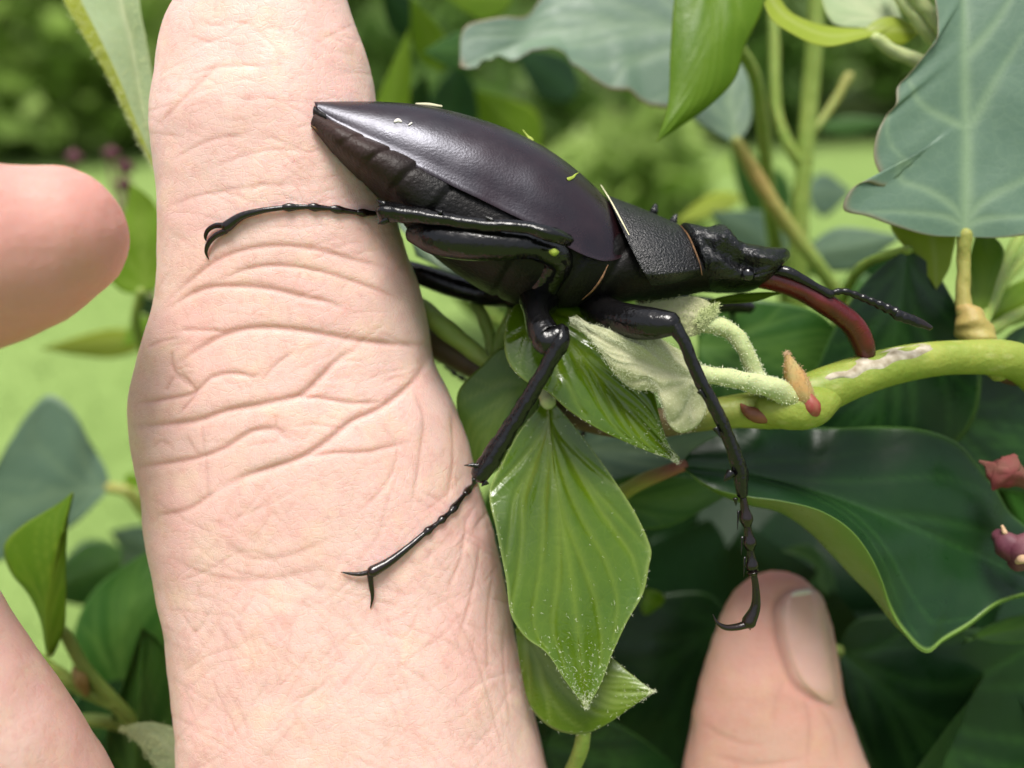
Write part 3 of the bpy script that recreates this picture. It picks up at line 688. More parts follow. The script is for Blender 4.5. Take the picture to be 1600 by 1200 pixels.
def antenna(o, far=0):
    scape = tube([(1196+o, 424, 4.2+far, .4), (1225+o, 424, 3.2+far*1.2, .62), (1255+o, 437, 2.9+far*1.3, .5), (1280+o, 451, 2.8+far*1.4, .42), (1297+o, 460, 2.7+far*1.4, .5)], 26, 10)
    f = mk('antenna', scape, M['legm'], beetle)
    pts = spl([(1296+o, 458, 2.7+far*1.4, .3), (1316+o, 455, 2.6+far*1.4, .32), (1345+o, 464, 2.6+far*1.4, .36), (1372+o, 475, 2.6+far*1.4, .42), (1398+o, 487, 2.6+far*1.4, .52)], 33)
    k = np.arange(33); pts[:, 3] *= 1+.28*np.abs(((k % 4)-2)/2) - .1
    mk('flagellum', tube(pts, 66, 10, round_end=False), M['legm'], f)
    for j, (a, b) in enumerate((((1396, 486), (1412, 499)), ((1406, 490), (1424, 503)), ((1416, 494), (1438, 508)), ((1424, 497), (1453, 512)))):
        mk('club_leaf', tube([(a[0]+o, a[1], 2.6+far*1.4, .42), ((a[0]+b[0])/2+o, (a[1]+b[1])/2, 2.5+far*1.4, .62-.06*j), (b[0]+o, b[1], 2.5+far*1.4, .3)], 10, 10, .6), M['tars'] if j == 3 else M['legm'], f)
antenna(0)
far_a = mk('antenna', tube([(1196, 428, 12, .4), (1240, 446, 13.5, .55), (1290, 476, 14, .45)], 20, 10), M['legm'], beetle)
mk('flagellum', tube([(1288, 476, 14, .3), (1318, 496, 14, .34), (1340, 516, 13.6, .5), (1346, 532, 13.4, .4)], 30, 10), M['legm'], far_a)

def leg(femur, tib, tarpts, claws, spines, knee=None, trn=.34, tibseg=12):
    f = mk('leg', tube(femur, 40, 18), M['legm'], beetle)
    T = spl(tib, 60); ridge = lambda s_, t_: 1 + .10*np.cos(4*t_) + .05*np.sin(s_*46+3*t_)*np.cos(t_*2) + .035*np.sin(s_*97+5*t_)
    mk('tibia', tube(T, 60, tibseg+6, rf=lambda s_, t_: ridge(s_, t_)), M['legm'], f)
    for p_ in spines: mk('spine', tube(p_, 8, 8, round_end=False), M['legm'], f)
    segs = []
    for (a, b) in zip(tarpts[:-2], tarpts[1:-1]):
        a, b = np.array(a, float), np.array(b, float)
        segs.append(tube([(*a, trn*.62), (*(a*.5+b*.5), trn*.85), (*(a*.14+b*.86), trn*1.22), (*b, trn*.9)], 14, 12))
    mk('tarsus', join(*segs), M['tars'], f)
    l = tarpts[-2:]; L_ = l[0] if isinstance(l[0], list) else None
    mk('claw_segment', tube(tarpts[-1], 30, 14), M['tars'], f)
    for c in claws: mk('claw', tube(c, 20, 9), M['tars'], f)
    return f
def S(px, py, off=.5, d=6.): return (px, py, surf(px, py, off*.62, None, d))
# hind leg on the near side: the shank runs back over the thumb
hin = [S(596, 334, .9, 0), S(560, 332, .6), S(519, 326, .55), S(484, 323, .55), S(444, 324, .6)]
leg([(850, 440, 2.2, 1.9), (872, 404, -.8, 1.5), (840, 388, -2.8, 1.25), (780, 382, -3.0, 1.6), (720, 378, -2.6, 1.75), (675, 371, -1.6, 1.6), (648, 366, -.4, 1.0)],
    [(888, 375, -3.6, .55), (872, 370, -4.6, .66), (825, 356, -4.9, .56), (750, 351, -4.6, .58), (690, 342, -4.0, .62), (640, 335, -3.4, .76), (602, 331, -2.7, .98)],
    hin + [[(*S(446, 324, .6), .24), (*S(405, 330, .7), .3), (*S(375, 339, .8), .4), (*S(354, 354, .9), .55)]],
    [[(*S(350, 352, .9), .3), (*S(336, 353, .9), .27), (*S(324, 361, .8), .22), (*S(321, 372, .5), .14), (*S(322, 376, .3), .05)],
     [(*S(352, 361, .9), .3), (*S(336, 369, .9), .28), (*S(325, 382, .8), .24), (*S(322, 395, .5), .15), (*S(326, 405, .15), .04)]],
    [[(602, 320, -3, .35), (595, 316, -3, .25), (588, 312, -2.8, .03)], [(606, 342, -3, .35), (598, 347, -3, .25), (590, 350, -2.9, .03)], [(770, 345, -4.9, .3), (757, 338, -5, .03)], [(690, 333, -4.5, .3), (680, 327, -4.5, .03)]])
# middle leg on the near side
mt = [S(745, 750, .9, -1), S(727, 771, .6), S(705, 799, .55), S(687, 815, .5), S(664, 833, .5)]
leg([(842, 470, 3, 2.1), (838, 488, 0, 1.35), (846, 514, -2.2, 1.5), (860, 532, -3.2, 1.55), (872, 526, -3.6, 1.15)],
    [(877, 516, -3.6, .7), (876, 532, -4.2, .86), (866, 552, -4.2, .74), (830, 615, -3.9, .70), (795, 672, -3.5, .76), (768, 715, -3.3, .92), (750, 742, -3.2, .85)],
    mt + [[(*S(665, 832, .5), .26), (*S(633, 859, .7), .34), (*S(605, 880, .9), .46), (*S(582, 893, 1.0), .58)]],
    [[(*S(580, 893, 1.0), .26), (*S(562, 897, .9), .22), (*S(545, 896, .6), .14), (*S(533, 894, .3), .04)], [(*S(578, 897, 1.0), .3), (*S(580, 915, .9), .26), (*S(582, 932, .6), .18), (*S(579, 950, .15), .05)]],
    [[(752, 728, -3.4, .35), (738, 727, -3.6, .2), (725, 727, -3.7, .03)], [(760, 752, -3.2, .4), (752, 760, -3.4, .03)], [(742, 748, -3.4, .35), (738, 758, -3.4, .03)]])
# front leg on the near side hangs free in front of the leaves
leg([(930, 478, 5, 1.8), (955, 496, 2, 1.9), (990, 503, -.5, 1.75), (1025, 506, -2.2, 1.55), (1046, 506, -3.0, 1.25)],
    [(1050, 505, -3.2, .75), (1062, 522, -3.6, .62), (1090, 586, -3.4, .58), (1121, 645, -3.0, .6), (1144, 699, -2.4, .62), (1156, 735, -2.0, .72), (1160, 772, -1.7, .52)],
    [(1161, 778, -1.6), (1167, 818, -1.2), (1172, 855, -.8), (1175, 890, -.4)] + [(1176, 894, -.4)] + [[(1176, 888, -.4, .32), (1181, 920, -.1, .36), (1180, 950, .2, .5), (1170, 972, .4, .72)]],
    [[(1166, 976, .4, .42), (1150, 980, .2, .36), (1132, 980, 0, .28), (1120, 972, -.1, .16), (1114, 960, -.1, .04)], [(1172, 975, .9, .3), (1172, 984, 1.2, .05)]],
    [[(1143, 738, -2.2, .5), (1136, 746, -2.3, .32), (1131, 752, -2.3, .03)], [(1093, 610, -3.5, .35), (1103, 624, -3.7, .03)], [(1118, 668, -3, .35), (1126, 684, -3.2, .03)], [(1149, 778, -1.8, .3), (1150, 790, -1.8, .03)], [(1154, 798, -1.4, .16), (1152, 828, -1.4, .03)], [(1160, 838, -1.1, .16), (1158, 868, -1.1, .03)], [(1164, 870, -.8, .16), (1162, 902, -.8, .03)]], trn=.56)
# far side legs
leg([(800, 462, 14, 1.5), (760, 460, 15.5, 1.45), (705, 446, 16, 1.4), (655, 428, 16, 1.3), (610, 415, 16, 1.1)], [(612, 412, 16, .7), (650, 470, 19, .75), (670, 520, 21, .7), (690, 560, 22, .8)],
    [(692, 562, 22), (700, 575, 22), (712, 585, 22), (724, 592, 22), (726, 593, 22)] + [[(724, 592, 22, .22), (740, 600, 22, .3), (752, 606, 22, .45)]], [[(752, 606, 22, .3), (762, 616, 22, .05)]], [])
leg([(880, 470, 13, 1.6), (900, 500, 16, 1.5), (940, 530, 18, 1.2)], [(940, 530, 18, .7), (930, 590, 19, .8), (920, 640, 19, .8)],
    [(920, 642, 19), (918, 655, 19), (914, 668, 19), (910, 680, 19), (909, 681, 19)] + [[(909, 681, 19, .22), (902, 695, 19, .3), (896, 706, 18, .45)]], [[(896, 706, 18, .3), (886, 712, 18, .05)]], [])
leg([(1010, 462, 12, 1.5), (1060, 476, 16, 1.4), (1110, 480, 18, 1.2)], [(1108, 480, 18, .7), (1140, 477, 19, .85), (1172, 480, 20, .7)],
    [(1172, 481, 20), (1156, 485, 23), (1142, 488, 25), (1128, 490, 27), (1126, 490, 27)] + [[(1128, 490, 27, .22), (1116, 494, 28, .3), (1106, 498, 29, .45)]], [[(1106, 498, 29, .3), (1098, 504, 29, .05)]], [])

# scraps of plant stuck to the beetle
def scrap(label, pts, mat, n=14, seg=8, ratio=.35):
    o = mk('plant_scrap', tube(pts, n, seg, ratio), M[mat]); tag(o, label, 'plant scrap', 'scraps stuck on the beetle'); return o
bel = BVHTree.FromPolygons([tuple(v) for v in elytron(-1)[0]], elytron(-1)[1])
def E(px, py, off=.12): return (px, py, surf(px, py, off, bel, 5.))
scrap('long pale straw lying across the joint between wing cases and pronotum', [(939, 289, 6.2, .045), (955, 315, 3.2, .075), (970, 343, .8, .08), (983, 367, -.2, .045)], 'straw')
scrap('pale straw sliver lying flat on the ridge of the wing cases', [(650, 162, 3.4, .08), (668, 163, 3.4, .16), (690, 166, 3.6, .1)], 'straw')
scrap('small green spiky grass scrap standing on top of the wing cases', [(817, 203, 5.9, .05), (825, 213, 5.6, .12), (829, 217, 5.4, .22), (833, 219, 5.2, .08)], 'bitgreen')
scrap('curled green grass scrap on the side of the wing case', [(*E(888, 280), .2), (*E(895, 277, .3), .16), (*E(900, 272, .5), .08), (*E(904, 270, .2), .05)], 'bitgreen')
scrap('whitish fleck near the tail end of the wing case', [(*E(617, 190), .12), (*E(622, 188), .2), (*E(627, 190), .1)], 'bitpale')
scrap('tiny whitish fleck beside the larger fleck on the wing case', [(*E(639, 195), .08), (*E(643, 192), .1)], 'bitpale', 6)
scrap('yellow green lump stuck below the hind knee', [(861, 393, -4.4, .25), (866, 394, -4.6, .38), (871, 394, -4.4, .2)], 'bitgreen', ratio=.8)

# ------------------------------------------------------------------ ivy
def leaf(rails, mi, mat, parent, n=60, m=12, thick=.28, veins='palm', vs=.45, relief=.12, wob=.35, wf=90, bul=.0, edge=.35, under=(), name='leaf', vfade=1.0, seed=0, ret=False, jag=0.):
    """leaf blade spanned between rails base -> tip, each a list of (px, py, w); rail mi is the midrib"""
    Rl = [spl(np.asarray(r, float), n) for r in rails]
    k = len(Rl); cols, T, U = [], [], []
    left, right = mi, k-1-mi
    for i in range(k-1):
        for j in range(m + (1 if i == k-2 else 0)):
            t = j/m; Q = Rl[i] + (Rl[i+1]-Rl[i])*t
            Q = Q.copy(); Q[:, 2] -= bul*math.sin(math.pi*t)*np.sin(np.pi*np.linspace(0, 1, n))**.6
            cols.append(Q); x = i+t-mi; T.append(x/left if x < 0 else (x/right if right else 0)); U.append(1. if i in under else 0.)
    G = np.stack(cols, 1); T = np.array(T); U = np.array(U); mm = len(T)
    if jag:
        jx = vnoise(np.c_[np.arange(n)*.55, np.zeros(n), np.zeros(n)], 1., seed+5)*jag
        G[:, -1, :2] += jx[:, None]; G[:, -2, :2] += .6*jx[:, None]; 
    W = at(G); s = np.linspace(0, 1, n)
    off = vnoise(W.reshape(-1, 3), wf, seed).reshape(n, mm)*wob + vnoise(W.reshape(-1, 3), wf*2.7, seed+1).reshape(n, mm)*wob*.35
    W = W + VIEW*(off*.001)[..., None]
    if veins == 'palm':
        vl = [[(0, 0), (1, 0)]]
        for sg in (-1, 1):
            vl += [[(0, 0), (.12, .42*sg), (.33, .92*sg)], [(0, 0), (.28, .30*sg), (.62, .86*sg)], [(.22, 0), (.45, .2*sg), (.80, .8*sg)], [(.42, 0), (.6, .2*sg), (.88, .8*sg)], [(.6, 0), (.75, .25*sg), (.93, .7*sg)],
                   [(.11, .38*sg), (.16, .6*sg), (.2, .92*sg)], [(.27, .29*sg), (.38, .5*sg), (.47, .92*sg)]]
    elif veins == 'mid': vl = [[(0, 0), (1, 0)]]
    else: vl = veins or []
    Vf = W.reshape(-1, 3); vein = np.zeros(n*mm)
    for q, l in enumerate(vl):
        L_ = spl(np.c_[np.asarray(l, float), np.zeros(len(l))], 70); si = np.clip(L_[:, 0], 0, 1)*(n-1); ti = np.interp(L_[:, 1], T, np.arange(mm))
        i0 = np.minimum(si.astype(int), n-2); j0 = np.minimum(ti.astype(int), mm-2); a, b = (si-i0)[:, None], (ti-j0)[:, None]
        P = W[i0, j0]*(1-a)*(1-b)+W[i0+1, j0]*a*(1-b)+W[i0, j0+1]*(1-a)*b+W[i0+1, j0+1]*a*b
        d = np.full(n*mm, 1e9); ap = np.zeros(n*mm)
        for z in range(70):
            dd = ((Vf-P[z])**2).sum(1); c_ = dd < d; d[c_] = dd[c_]; ap[c_] = z/69
        sg = vs*.001*(1.2-.75*ap)*(1.0 if q == 0 else .75)
        vein = np.maximum(vein, np.exp(-d/sg**2)*(1-.45*ap)*(1 if q == 0 else .8))
    # normals from the grid
    du, dv = np.gradient(W, axis=0), np.gradient(W, axis=1); Nn = np.cross(du, dv); Nn /= np.linalg.norm(Nn, axis=2)[..., None]+1e-12
    if (Nn@VIEW).mean() > 0: Nn = -Nn
    W = W - Nn*(vein.reshape(n, mm)*relief*.001)[..., None]
    ed = np.maximum(np.exp(-((1-np.abs(T))/.035)**2)[None, :]+0*s[:, None], np.exp(-((1-s)/.02)**2)[:, None]).reshape(-1)*edge
    th = thick*.001*np.clip(np.minimum(1-np.abs(T)[None, :]+.15, 1), .2, 1)
    back = W - Nn*th[..., None]
    V = np.concatenate([W.reshape(-1, 3), back.reshape(-1, 3)])
    Fc = grid_faces(n, mm) + [q[::-1] for q in grid_faces(n, mm, off=n*mm)]
    rim = list(range(mm)) + [i*mm+mm-1 for i in range(1, n)] + [(n-1)*mm+j for j in range(mm-2, -1, -1)] + [i*mm for i in range(n-2, 0, -1)]
    for a, b in zip(rim, rim[1:]+rim[:1]): Fc.append((b, a, a+n*mm, b+n*mm))
    if float(np.dot(np.cross(W[1, 0]-W[0, 0], W[0, 1]-W[0, 0]), Nn[0, 0])) < 0: Fc = [q[::-1] for q in Fc]
    A = {'vein': np.tile(vein*vfade, 2), 'edge': np.tile(ed, 2), 'under': np.tile((U[None, :]+0*s[:, None]).reshape(-1), 2)}
    o = mk(name, (V, Fc), M[mat], parent, A)
    return (o, W, Nn, T) if ret else o

def hairs(parent, W, Nn, n, l, mat='hair', weight=None, up=.6, wd=.035, seed=3, star=1):
    """loose down standing on a surface grid"""
    r = np.random.default_rng(seed); P, Q = W.reshape(-1, 3), Nn.reshape(-1, 3)
    p = None if weight is None else weight.reshape(-1)/weight.sum()
    i = r.choice(len(P), n, p=p); V = []
    c = P[i] + r.normal(size=(n, 3))*.00012
    for k in range(star):
        d = r.normal(size=(n, 3)); d /= np.linalg.norm(d, axis=1)[:, None]; d = Q[i]*up + d*(1-up*.5); d /= np.linalg.norm(d, axis=1)[:, None]
        sd = np.cross(d, VIEW); sd /= np.linalg.norm(sd, axis=1)[:, None]+1e-9
        ll = l*.001*(.5+r.random(n))[:, None]
        V.append(np.stack([c-sd*wd*.001, c+sd*wd*.001, c+d*ll], 1).reshape(-1, 3))
    V = np.concatenate(V)
    return mk('hairs', (V, [(3*k, 3*k+1, 3*k+2) for k in range(len(V)//3)]), M[mat], parent, kind='stuff', smooth=False)

def stem(pts, mat, parent, name='stem', n=30, seg=14, tint=None, lump=.06):
    V, Fc = tube(pts, n, seg, rf=lambda s_, t_: 1+lump*np.sin(s_*17+t_)+lump*.7*np.cos(s_*31-2*t_))
    at_ = {}
    if tint is not None:
        k = n+6; u = np.linspace(0, 1, k); at_['tint'] = np.concatenate([np.repeat(tint(u), seg), tint(np.array([0., 1.]))])
    return mk(name, (V, Fc), M[mat], parent, at_)

def stem_hairs(o, n, l, mat='hair', seed=5):
    me_ = o.data; V = np.array([v.co for v in me_.vertices]) + ORG[o.name]; Nn = np.array([v.normal for v in me_.vertices])
    return hairs(o, V[None], Nn[None], n, l, mat, None, .9, .03, seed)

# --- the twig the beetle stands on
tw = thing('ivy_twig', at([(1640, 640, 12)])[0], 'yellow green ivy twig under the beetle with felted bud leaves and glossy young leaves', 'ivy')
twig = stem([(1720, 700, 16, 2.5), (1660, 625, 11, 2.4), (1590, 566, 8, 2.1), (1500, 559, 7, 1.85), (1420, 568, 6.5, 2.05), (1330, 592, 6, 2.2), (1275, 614, 6, 2.4), (1225, 634, 6, 2.35), (1150, 642, 7, 1.9), (1080, 652, 8, 1.7), (1000, 665, 10, 1.6), (920, 655, 12, 1.6), (840, 622, 14, 1.6), (770, 585, 15, 1.6), (700, 548, 16, 1.7), (640, 515, 18, 1.8), (560, 500, 24, 1.8)], 'twig', tw, n=110, seg=24,
            tint=lambda u: np.clip((u-.50)/.08, 0, 1)*.9, lump=.035)
def twsurf(o):
    me_ = o.data; V = np.array([v.co for v in me_.vertices])+ORG[o.name]
    return BVHTree.FromPolygons([tuple(v) for v in V], [tuple(p.vertices) for p in me_.polygons])
tb = twsurf(twig)
mk('bark_scar', patch([(1276, 594), (1298, 581), (1318, 575), (1344, 560), (1368, 554), (1394, 544), (1418, 541), (1440, 537), (1462, 538)], [(1290, 598), (1318, 592), (1338, 596), (1360, 581), (1382, 583), (1406, 567), (1432, 566), (1450, 553), (1468, 546)], tb, 26, 8, .32), M['scar'], twig)
mk('bud', tube([(1262, 640, 3.6, .8), (1252, 614, 3.2, 1.15), (1244, 592, 3.2, 1.05), (1236, 572, 3.3, .7), (1230, 554, 3.4, .22)], 24, 14, rf=lambda s_, t_: 1+.12*np.cos(5*t_+s_*6)), M['bud'], tw)
stem_hairs([x for x in tw.children if x.name.startswith('bud')][0], 2200, .22, 'tan')
mk('bud', tube([(1276, 655, 3.6, .4), (1268, 636, 2.9, .95), (1260, 617, 2.9, .55)], 16, 14), M['budred'], tw)
mk('bud_scale', tube([(1158, 632, 4.8, .15), (1166, 641, 4.4, .55), (1180, 648, 4.4, .8), (1215, 652, 4.6, .5)], 18, 12), M['redstem'], tw)
mk('node_collar', tube([(1196, 640, 5, 1.6), (1235, 640, 4.6, 2.2), (1268, 634, 4.8, 2.3), (1290, 622, 5.4, 1.8)], 20, 18), M['twig'], tw)
p1 = stem([(1242, 622, 4.0, 1.25), (1205, 606, 2.4, 1.12), (1160, 594, 1.4, .95), (1110, 586, 1.2, .85), (1080, 576, 1.6, .6)], 'down', tw, 'petiole', 40, 16, lambda u: np.clip(1-u*4, 0, 1)*.7); stem_hairs(p1, 3000, .2)
p2 = stem([(1215, 618, 4.6, .9), (1185, 592, 3.6, .85), (1172, 562, 3.0, .8), (1152, 528, 2.8, .85), (1128, 510, 3, .9), (1100, 508, 3.4, .8)], 'down', tw, 'petiole', 40, 14); stem_hairs(p2, 3000, .22)
fo, fW, fN, fT = leaf([[(1102, 588, .6), (1086, 560, .4), (1056, 544, .2), (1020, 524, .2), (978, 523, .0), (931, 508, -.4), (893, 499, -.6)],
      [(1100, 594, 0), (1060, 586, -.6), (1010, 566, -.8), (960, 540, -.8), (893, 499, -.6)],
      [(1098, 600, .2), (1104, 640, .4), (1085, 668, .6), (1060, 676, .7), (1043, 662, .6), (1038, 640, .5), (1024, 614, .3), (990, 608, .2), (958, 580, -.1), (938, 552, -.3), (914, 522, -.5), (893, 499, -.6)]], 1, 'felt', tw, n=90, m=26, thick=.4, vs=.7, relief=.5, wob=.6, wf=260, bul=.6, ret=True, vfade=.5, seed=3)
hairs(fo, fW, fN, 15000, .17, 'hair', None, .6, .016)
fo2, fW, fN, fT = leaf([[(1118, 512, 3.2), (1122, 494, 3.4), (1110, 474, 3.8), (1085, 464, 4.2), (1040, 470, 4.8), (990, 478, 5.6), (960, 486, 6)], [(1112, 512, 3), (1085, 495, 3.4), (1030, 488, 4.6), (960, 486, 6)], [(1106, 514, 3.2), (1080, 526, 3.6), (1040, 520, 4.6), (1000, 508, 5.4), (960, 486, 6)]], 1, 'felt', tw, n=60, m=16, thick=.5, vs=.6, relief=-.2, wob=.4, wf=320, ret=True, vfade=.4, seed=4)
hairs(fo2, fW, fN, 8000, .18, 'hairg', None, .7, .028)
# the lobe of the same bud leaf that stands up under the jaw
fo3, fW, fN, fT = leaf([[(1112, 508, 3), (1118, 488, 2.6), (1122, 474, 2.6)], [(1106, 512, 2.6), (1106, 494, 2.2), (1114, 478, 2.4)], [(1098, 514, 2.8), (1088, 500, 2.8), (1102, 482, 2.8)]], 1, 'pale', tw, n=24, m=8, ret=True, seed=5)
hairs(fo3, fW, fN, 1500, .4, 'hairg')
leaf([[(1100, 470, 9), (1140, 461, 8), (1180, 457, 7), (1222, 456, 6)], [(1100, 473, 8.6), (1140, 469, 7.6), (1180, 465, 6.6), (1222, 456, 6)], [(1100, 474, 8), (1140, 474, 7), (1180, 471, 6.4), (1222, 456, 6)]], 1, 'bright', tw, n=30, m=6, veins='mid')

def tipw(T, n, a=2.5, b=.5): s = np.linspace(0, 1, n); return np.clip((s-b)/(1-b), 0, 1)[:, None]**a + .9*np.exp(-((1-np.abs(T))/.05)**2)[None, :] + .015
# glossy leaf under the middle leg
o, W, Nn, T = leaf([[(836, 468, 8), (806, 476, 6.5), (788, 522, 4.5), (794, 566, 3.4), (820, 595, 2.8), (852, 610, 2.4), (888, 641, 2.2), (932, 669, 2.2), (980, 692, 2.4), (1030, 712, 2.8), (1060, 722, 3)],
      [(844, 466, 8), (862, 500, 4.6), (905, 550, 3.4), (960, 615, 3.2), (1010, 670, 3.0), (1060, 722, 3)],
      [(856, 464, 8), (888, 469, 6.5), (924, 485, 5.2), (964, 513, 4.0), (1000, 556, 3.4), (1022, 614, 2.6), (1033, 660, 2.4), (1046, 696, 2.6), (1060, 722, 3)]], 1, 'glossy', tw, n=100, m=26, bul=.5, ret=True, seed=11, vs=.55, relief=.34, vfade=.65, edge=.6)
hairs(o, W, Nn, 420, .26, 'hair', tipw(T, 100, 3), .3, .012, 6, 2)
stem([(850, 474, 8, .8), (840, 520, 9, .8), (838, 580, 12, .85), (838, 622, 14, .9)], 'stem', tw, 'petiole', 16, 10)
# olive leaf behind it
leaf([[(846, 596, 8), (822, 560, 8), (792, 541, 9), (752, 572, 9), (716, 612, 9), (728, 690, 9), (746, 745, 9)], [(850, 606, 8.5), (800, 620, 8), (765, 670, 8), (746, 745, 9)], [(850, 620, 9), (838, 660, 8), (800, 700, 8), (770, 740, 8.5), (746, 745, 9)]], 1, 'olive', tw, n=60, m=14, seed=12)
# the big hanging diamond leaf
o, W, Nn, T = leaf([[(850, 628, 7.0), (812, 674, 6.5), (785, 722, 6), (765, 768, 5), (775, 825, 3.4), (790, 900, 2.2), (803, 970, 1.6), (822, 996, 1.5), (850, 1016, 1.4), (885, 1066, 1.2), (916, 1107, 1.2)],
      [(856, 627, 7.0), (864, 710, 5.0), (876, 800, 3.2), (893, 900, 2.0), (906, 1010, 1.2), (916, 1107, 1.2)],
      [(864, 629, 7.0), (882, 648, 6.6), (902, 672, 6.4), (960, 750, 5.6), (1000, 815, 5.0), (1012, 842, 4.7), (1018, 862, 4.4), (1014, 886, 4.0), (1007, 922, 3.4), (980, 972, 2.6), (956, 1025, 2.0), (936, 1075, 1.5), (916, 1107, 1.2)]], 1, 'glossy', tw, n=130, m=34, bul=-.7, ret=True, seed=14, veins=[[(0, 0), (1, 0)]]+[v for g in (-1, 1) for v in ([(0, 0), (.2, .42*g), (.5, .95*g)], [(0, 0), (.38, .27*g), (.78, .85*g)], [(.3, 0), (.52, .16*g), (.86, .7*g)], [(.06, .12*g), (.18, .6*g), (.3, .97*g)], [(.2, .42*g), (.4, .6*g), (.64, .97*g)])], vs=.62, relief=.42, vfade=.7, edge=.65, wob=.3, wf=120)
hairs(o, W, Nn, 620, .26, 'hair', tipw(T, 130, 3.0, .35), .3, .012, 7, 3)
stem([(857, 628, 7.2, .9), (850, 612, 9, .9), (846, 604, 12, .9), (842, 622, 14, .9)], 'down', tw, 'petiole', 14, 10)
# the leaf hanging under it
o, W, Nn, T = leaf([[(806, 985, 7), (814, 1050, 7), (834, 1114, 6.4), (865, 1140, 6), (910, 1147, 5.4), (950, 1131, 4.8), (985, 1106, 4.2), (1022, 1081, 3.8)], [(812, 975, 7.5), (870, 1050, 6), (950, 1080, 5), (1022, 1081, 3.8)], [(830, 960, 8), (900, 1000, 7), (957, 1028, 6), (980, 1048, 5.2), (1000, 1064, 4.6), (1022, 1081, 3.8)]], 1, 'glossy_y', tw, n=80, m=18, bul=.3, ret=True, seed=15, edge=.65)
hairs(o, W, Nn, 240, .24, 'hair', tipw(T, 80, 4), .3, .012, 8, 3)
stem([(912, 1140, 6.5, .8), (908, 1170, 8, .85), (890, 1215, 12, .9), (870, 1300, 18, 1.0), (860, 1400, 26, 1.2)], 'stem', tw, 'petiole', 20, 10)
# crossing stems and small downy leaf seen between thumb and beetle
stem([(762, 566, 12, .9), (725, 538, 12, 1.1), (690, 508, 12, 1.2), (655, 480, 13, 1.1), (600, 450, 15, 1.0)], 'stem', tw, n=24)
stem([(762, 566, 13, .7), (766, 530, 14, .7), (756, 500, 15, .8), (740, 470, 17, .7)], 'stem', tw, n=20)
stem([(764, 562, 13.5, .7), (782, 530, 14, .8), (800, 490, 15, .8), (806, 465, 17, .7)], 'stem', tw, n=20)
leaf([[(650, 400, 20), (640, 372, 20), (622, 350, 21), (640, 320, 22), (690, 330, 23)], [(690, 420, 19), (670, 385, 20), (690, 330, 23)], [(770, 450, 19), (740, 420, 19.5), (710, 380, 21), (690, 330, 23)]], 1, 'grey', tw, n=30, m=8, seed=16)

# --- right: dark wavy leaf
dk = thing('ivy_shoot', at([(960, 790, 30)])[0], 'ivy shoot carrying the big dark wavy leaf below the twig on a reddish stalk', 'ivy', 'ivy shoots')
CR_ = [(1062, 726, 12), (1085, 745, 10.5), (1112, 762, 9.5), (1165, 776, 7.5), (1225, 784, 6.5), (1285, 800, 6), (1328, 828, 6), (1357, 866, 6.5), (1376, 906, 7), (1392, 950, 7.5), (1412, 985, 8), (1448, 1016, 8), (1466, 1000, 9), (1508, 974, 10), (1560, 937, 11), (1640, 925, 13), (1720, 960, 16)]
o = leaf([[(1062, 726, 12), (1078, 706, 12.5), (1100, 690, 13), (1142, 669, 13.5), (1187, 660, 12.5), (1232, 662, 13.5), (1270, 667, 14.5), (1307, 668, 13.5), (1375, 666, 14.5), (1442, 671, 14), (1495, 692, 14.5), (1526, 726, 15), (1555, 764, 15.5), (1577, 800, 16), (1606, 826, 16), (1660, 870, 17), (1720, 960, 16)],
      [(1062, 726, 12), (1180, 742, 11), (1320, 782, 11.5), (1450, 835, 12.5), (1600, 900, 14), (1720, 960, 16)], CR_,
      [(1064, 729, 13), (1090, 752, 12), (1118, 770, 11.5), (1170, 790, 11), (1215, 800, 11), (1265, 832, 11), (1300, 868, 11), (1335, 905, 11), (1362, 932, 10.5), (1388, 966, 9.5), (1412, 992, 9), (1448, 1018, 8.6), (1468, 1004, 9.6), (1510, 980, 10.6), (1562, 943, 11.6), (1642, 931, 13.6), (1720, 962, 16.4)]], 1, 'dark', dk, n=110, m=22, veins=[[(0, 0), (1, 0)], [(0, 0), (.2, -.3), (.5, -.9)], [(.2, 0), (.4, -.3), (.7, -.9)], [(.05, 0), (.3, .2), (.62, .48)], [(.25, 0), (.45, .2), (.75, .48)], [(.45, 0), (.6, -.2), (.85, -.8)]], vs=.55, vfade=.55, under=(2,), bul=.5, seed=21, edge=.5, wob=.5, wf=60)
stem([(1066, 727, 12, .75), (1040, 737, 13, .8), (1005, 752, 15, .9), (972, 772, 18, 1.0), (930, 810, 28, 1.1), (900, 880, 48, 1.4), (880, 1000, 80, 2)], 'redstem', dk, 'petiole', 30, 12, lambda u: np.clip((u-.12)/.14, 0, 1))
leaf([[(930, 760, 26), (990, 742, 24), (1060, 744, 22), (1120, 752, 21), (1150, 766, 20)], [(930, 780, 26), (1000, 782, 24), (1080, 776, 22), (1150, 766, 20)], [(930, 800, 26), (985, 826, 24), (1040, 824, 23), (1100, 796, 21), (1150, 766, 20)]], 1, 'midgreen', dk, n=40, m=10, seed=22)
leaf([[(900, 668, 30), (960, 664, 29), (1030, 668, 27), (1100, 664, 26), (1180, 690, 24)], [(900, 700, 30), (1000, 705, 28), (1180, 690, 24)], [(900, 740, 30), (960, 752, 28), (1040, 740, 27), (1110, 730, 26), (1180, 690, 24)]], 1, 'grey', dk, n=40, m=10, seed=23)

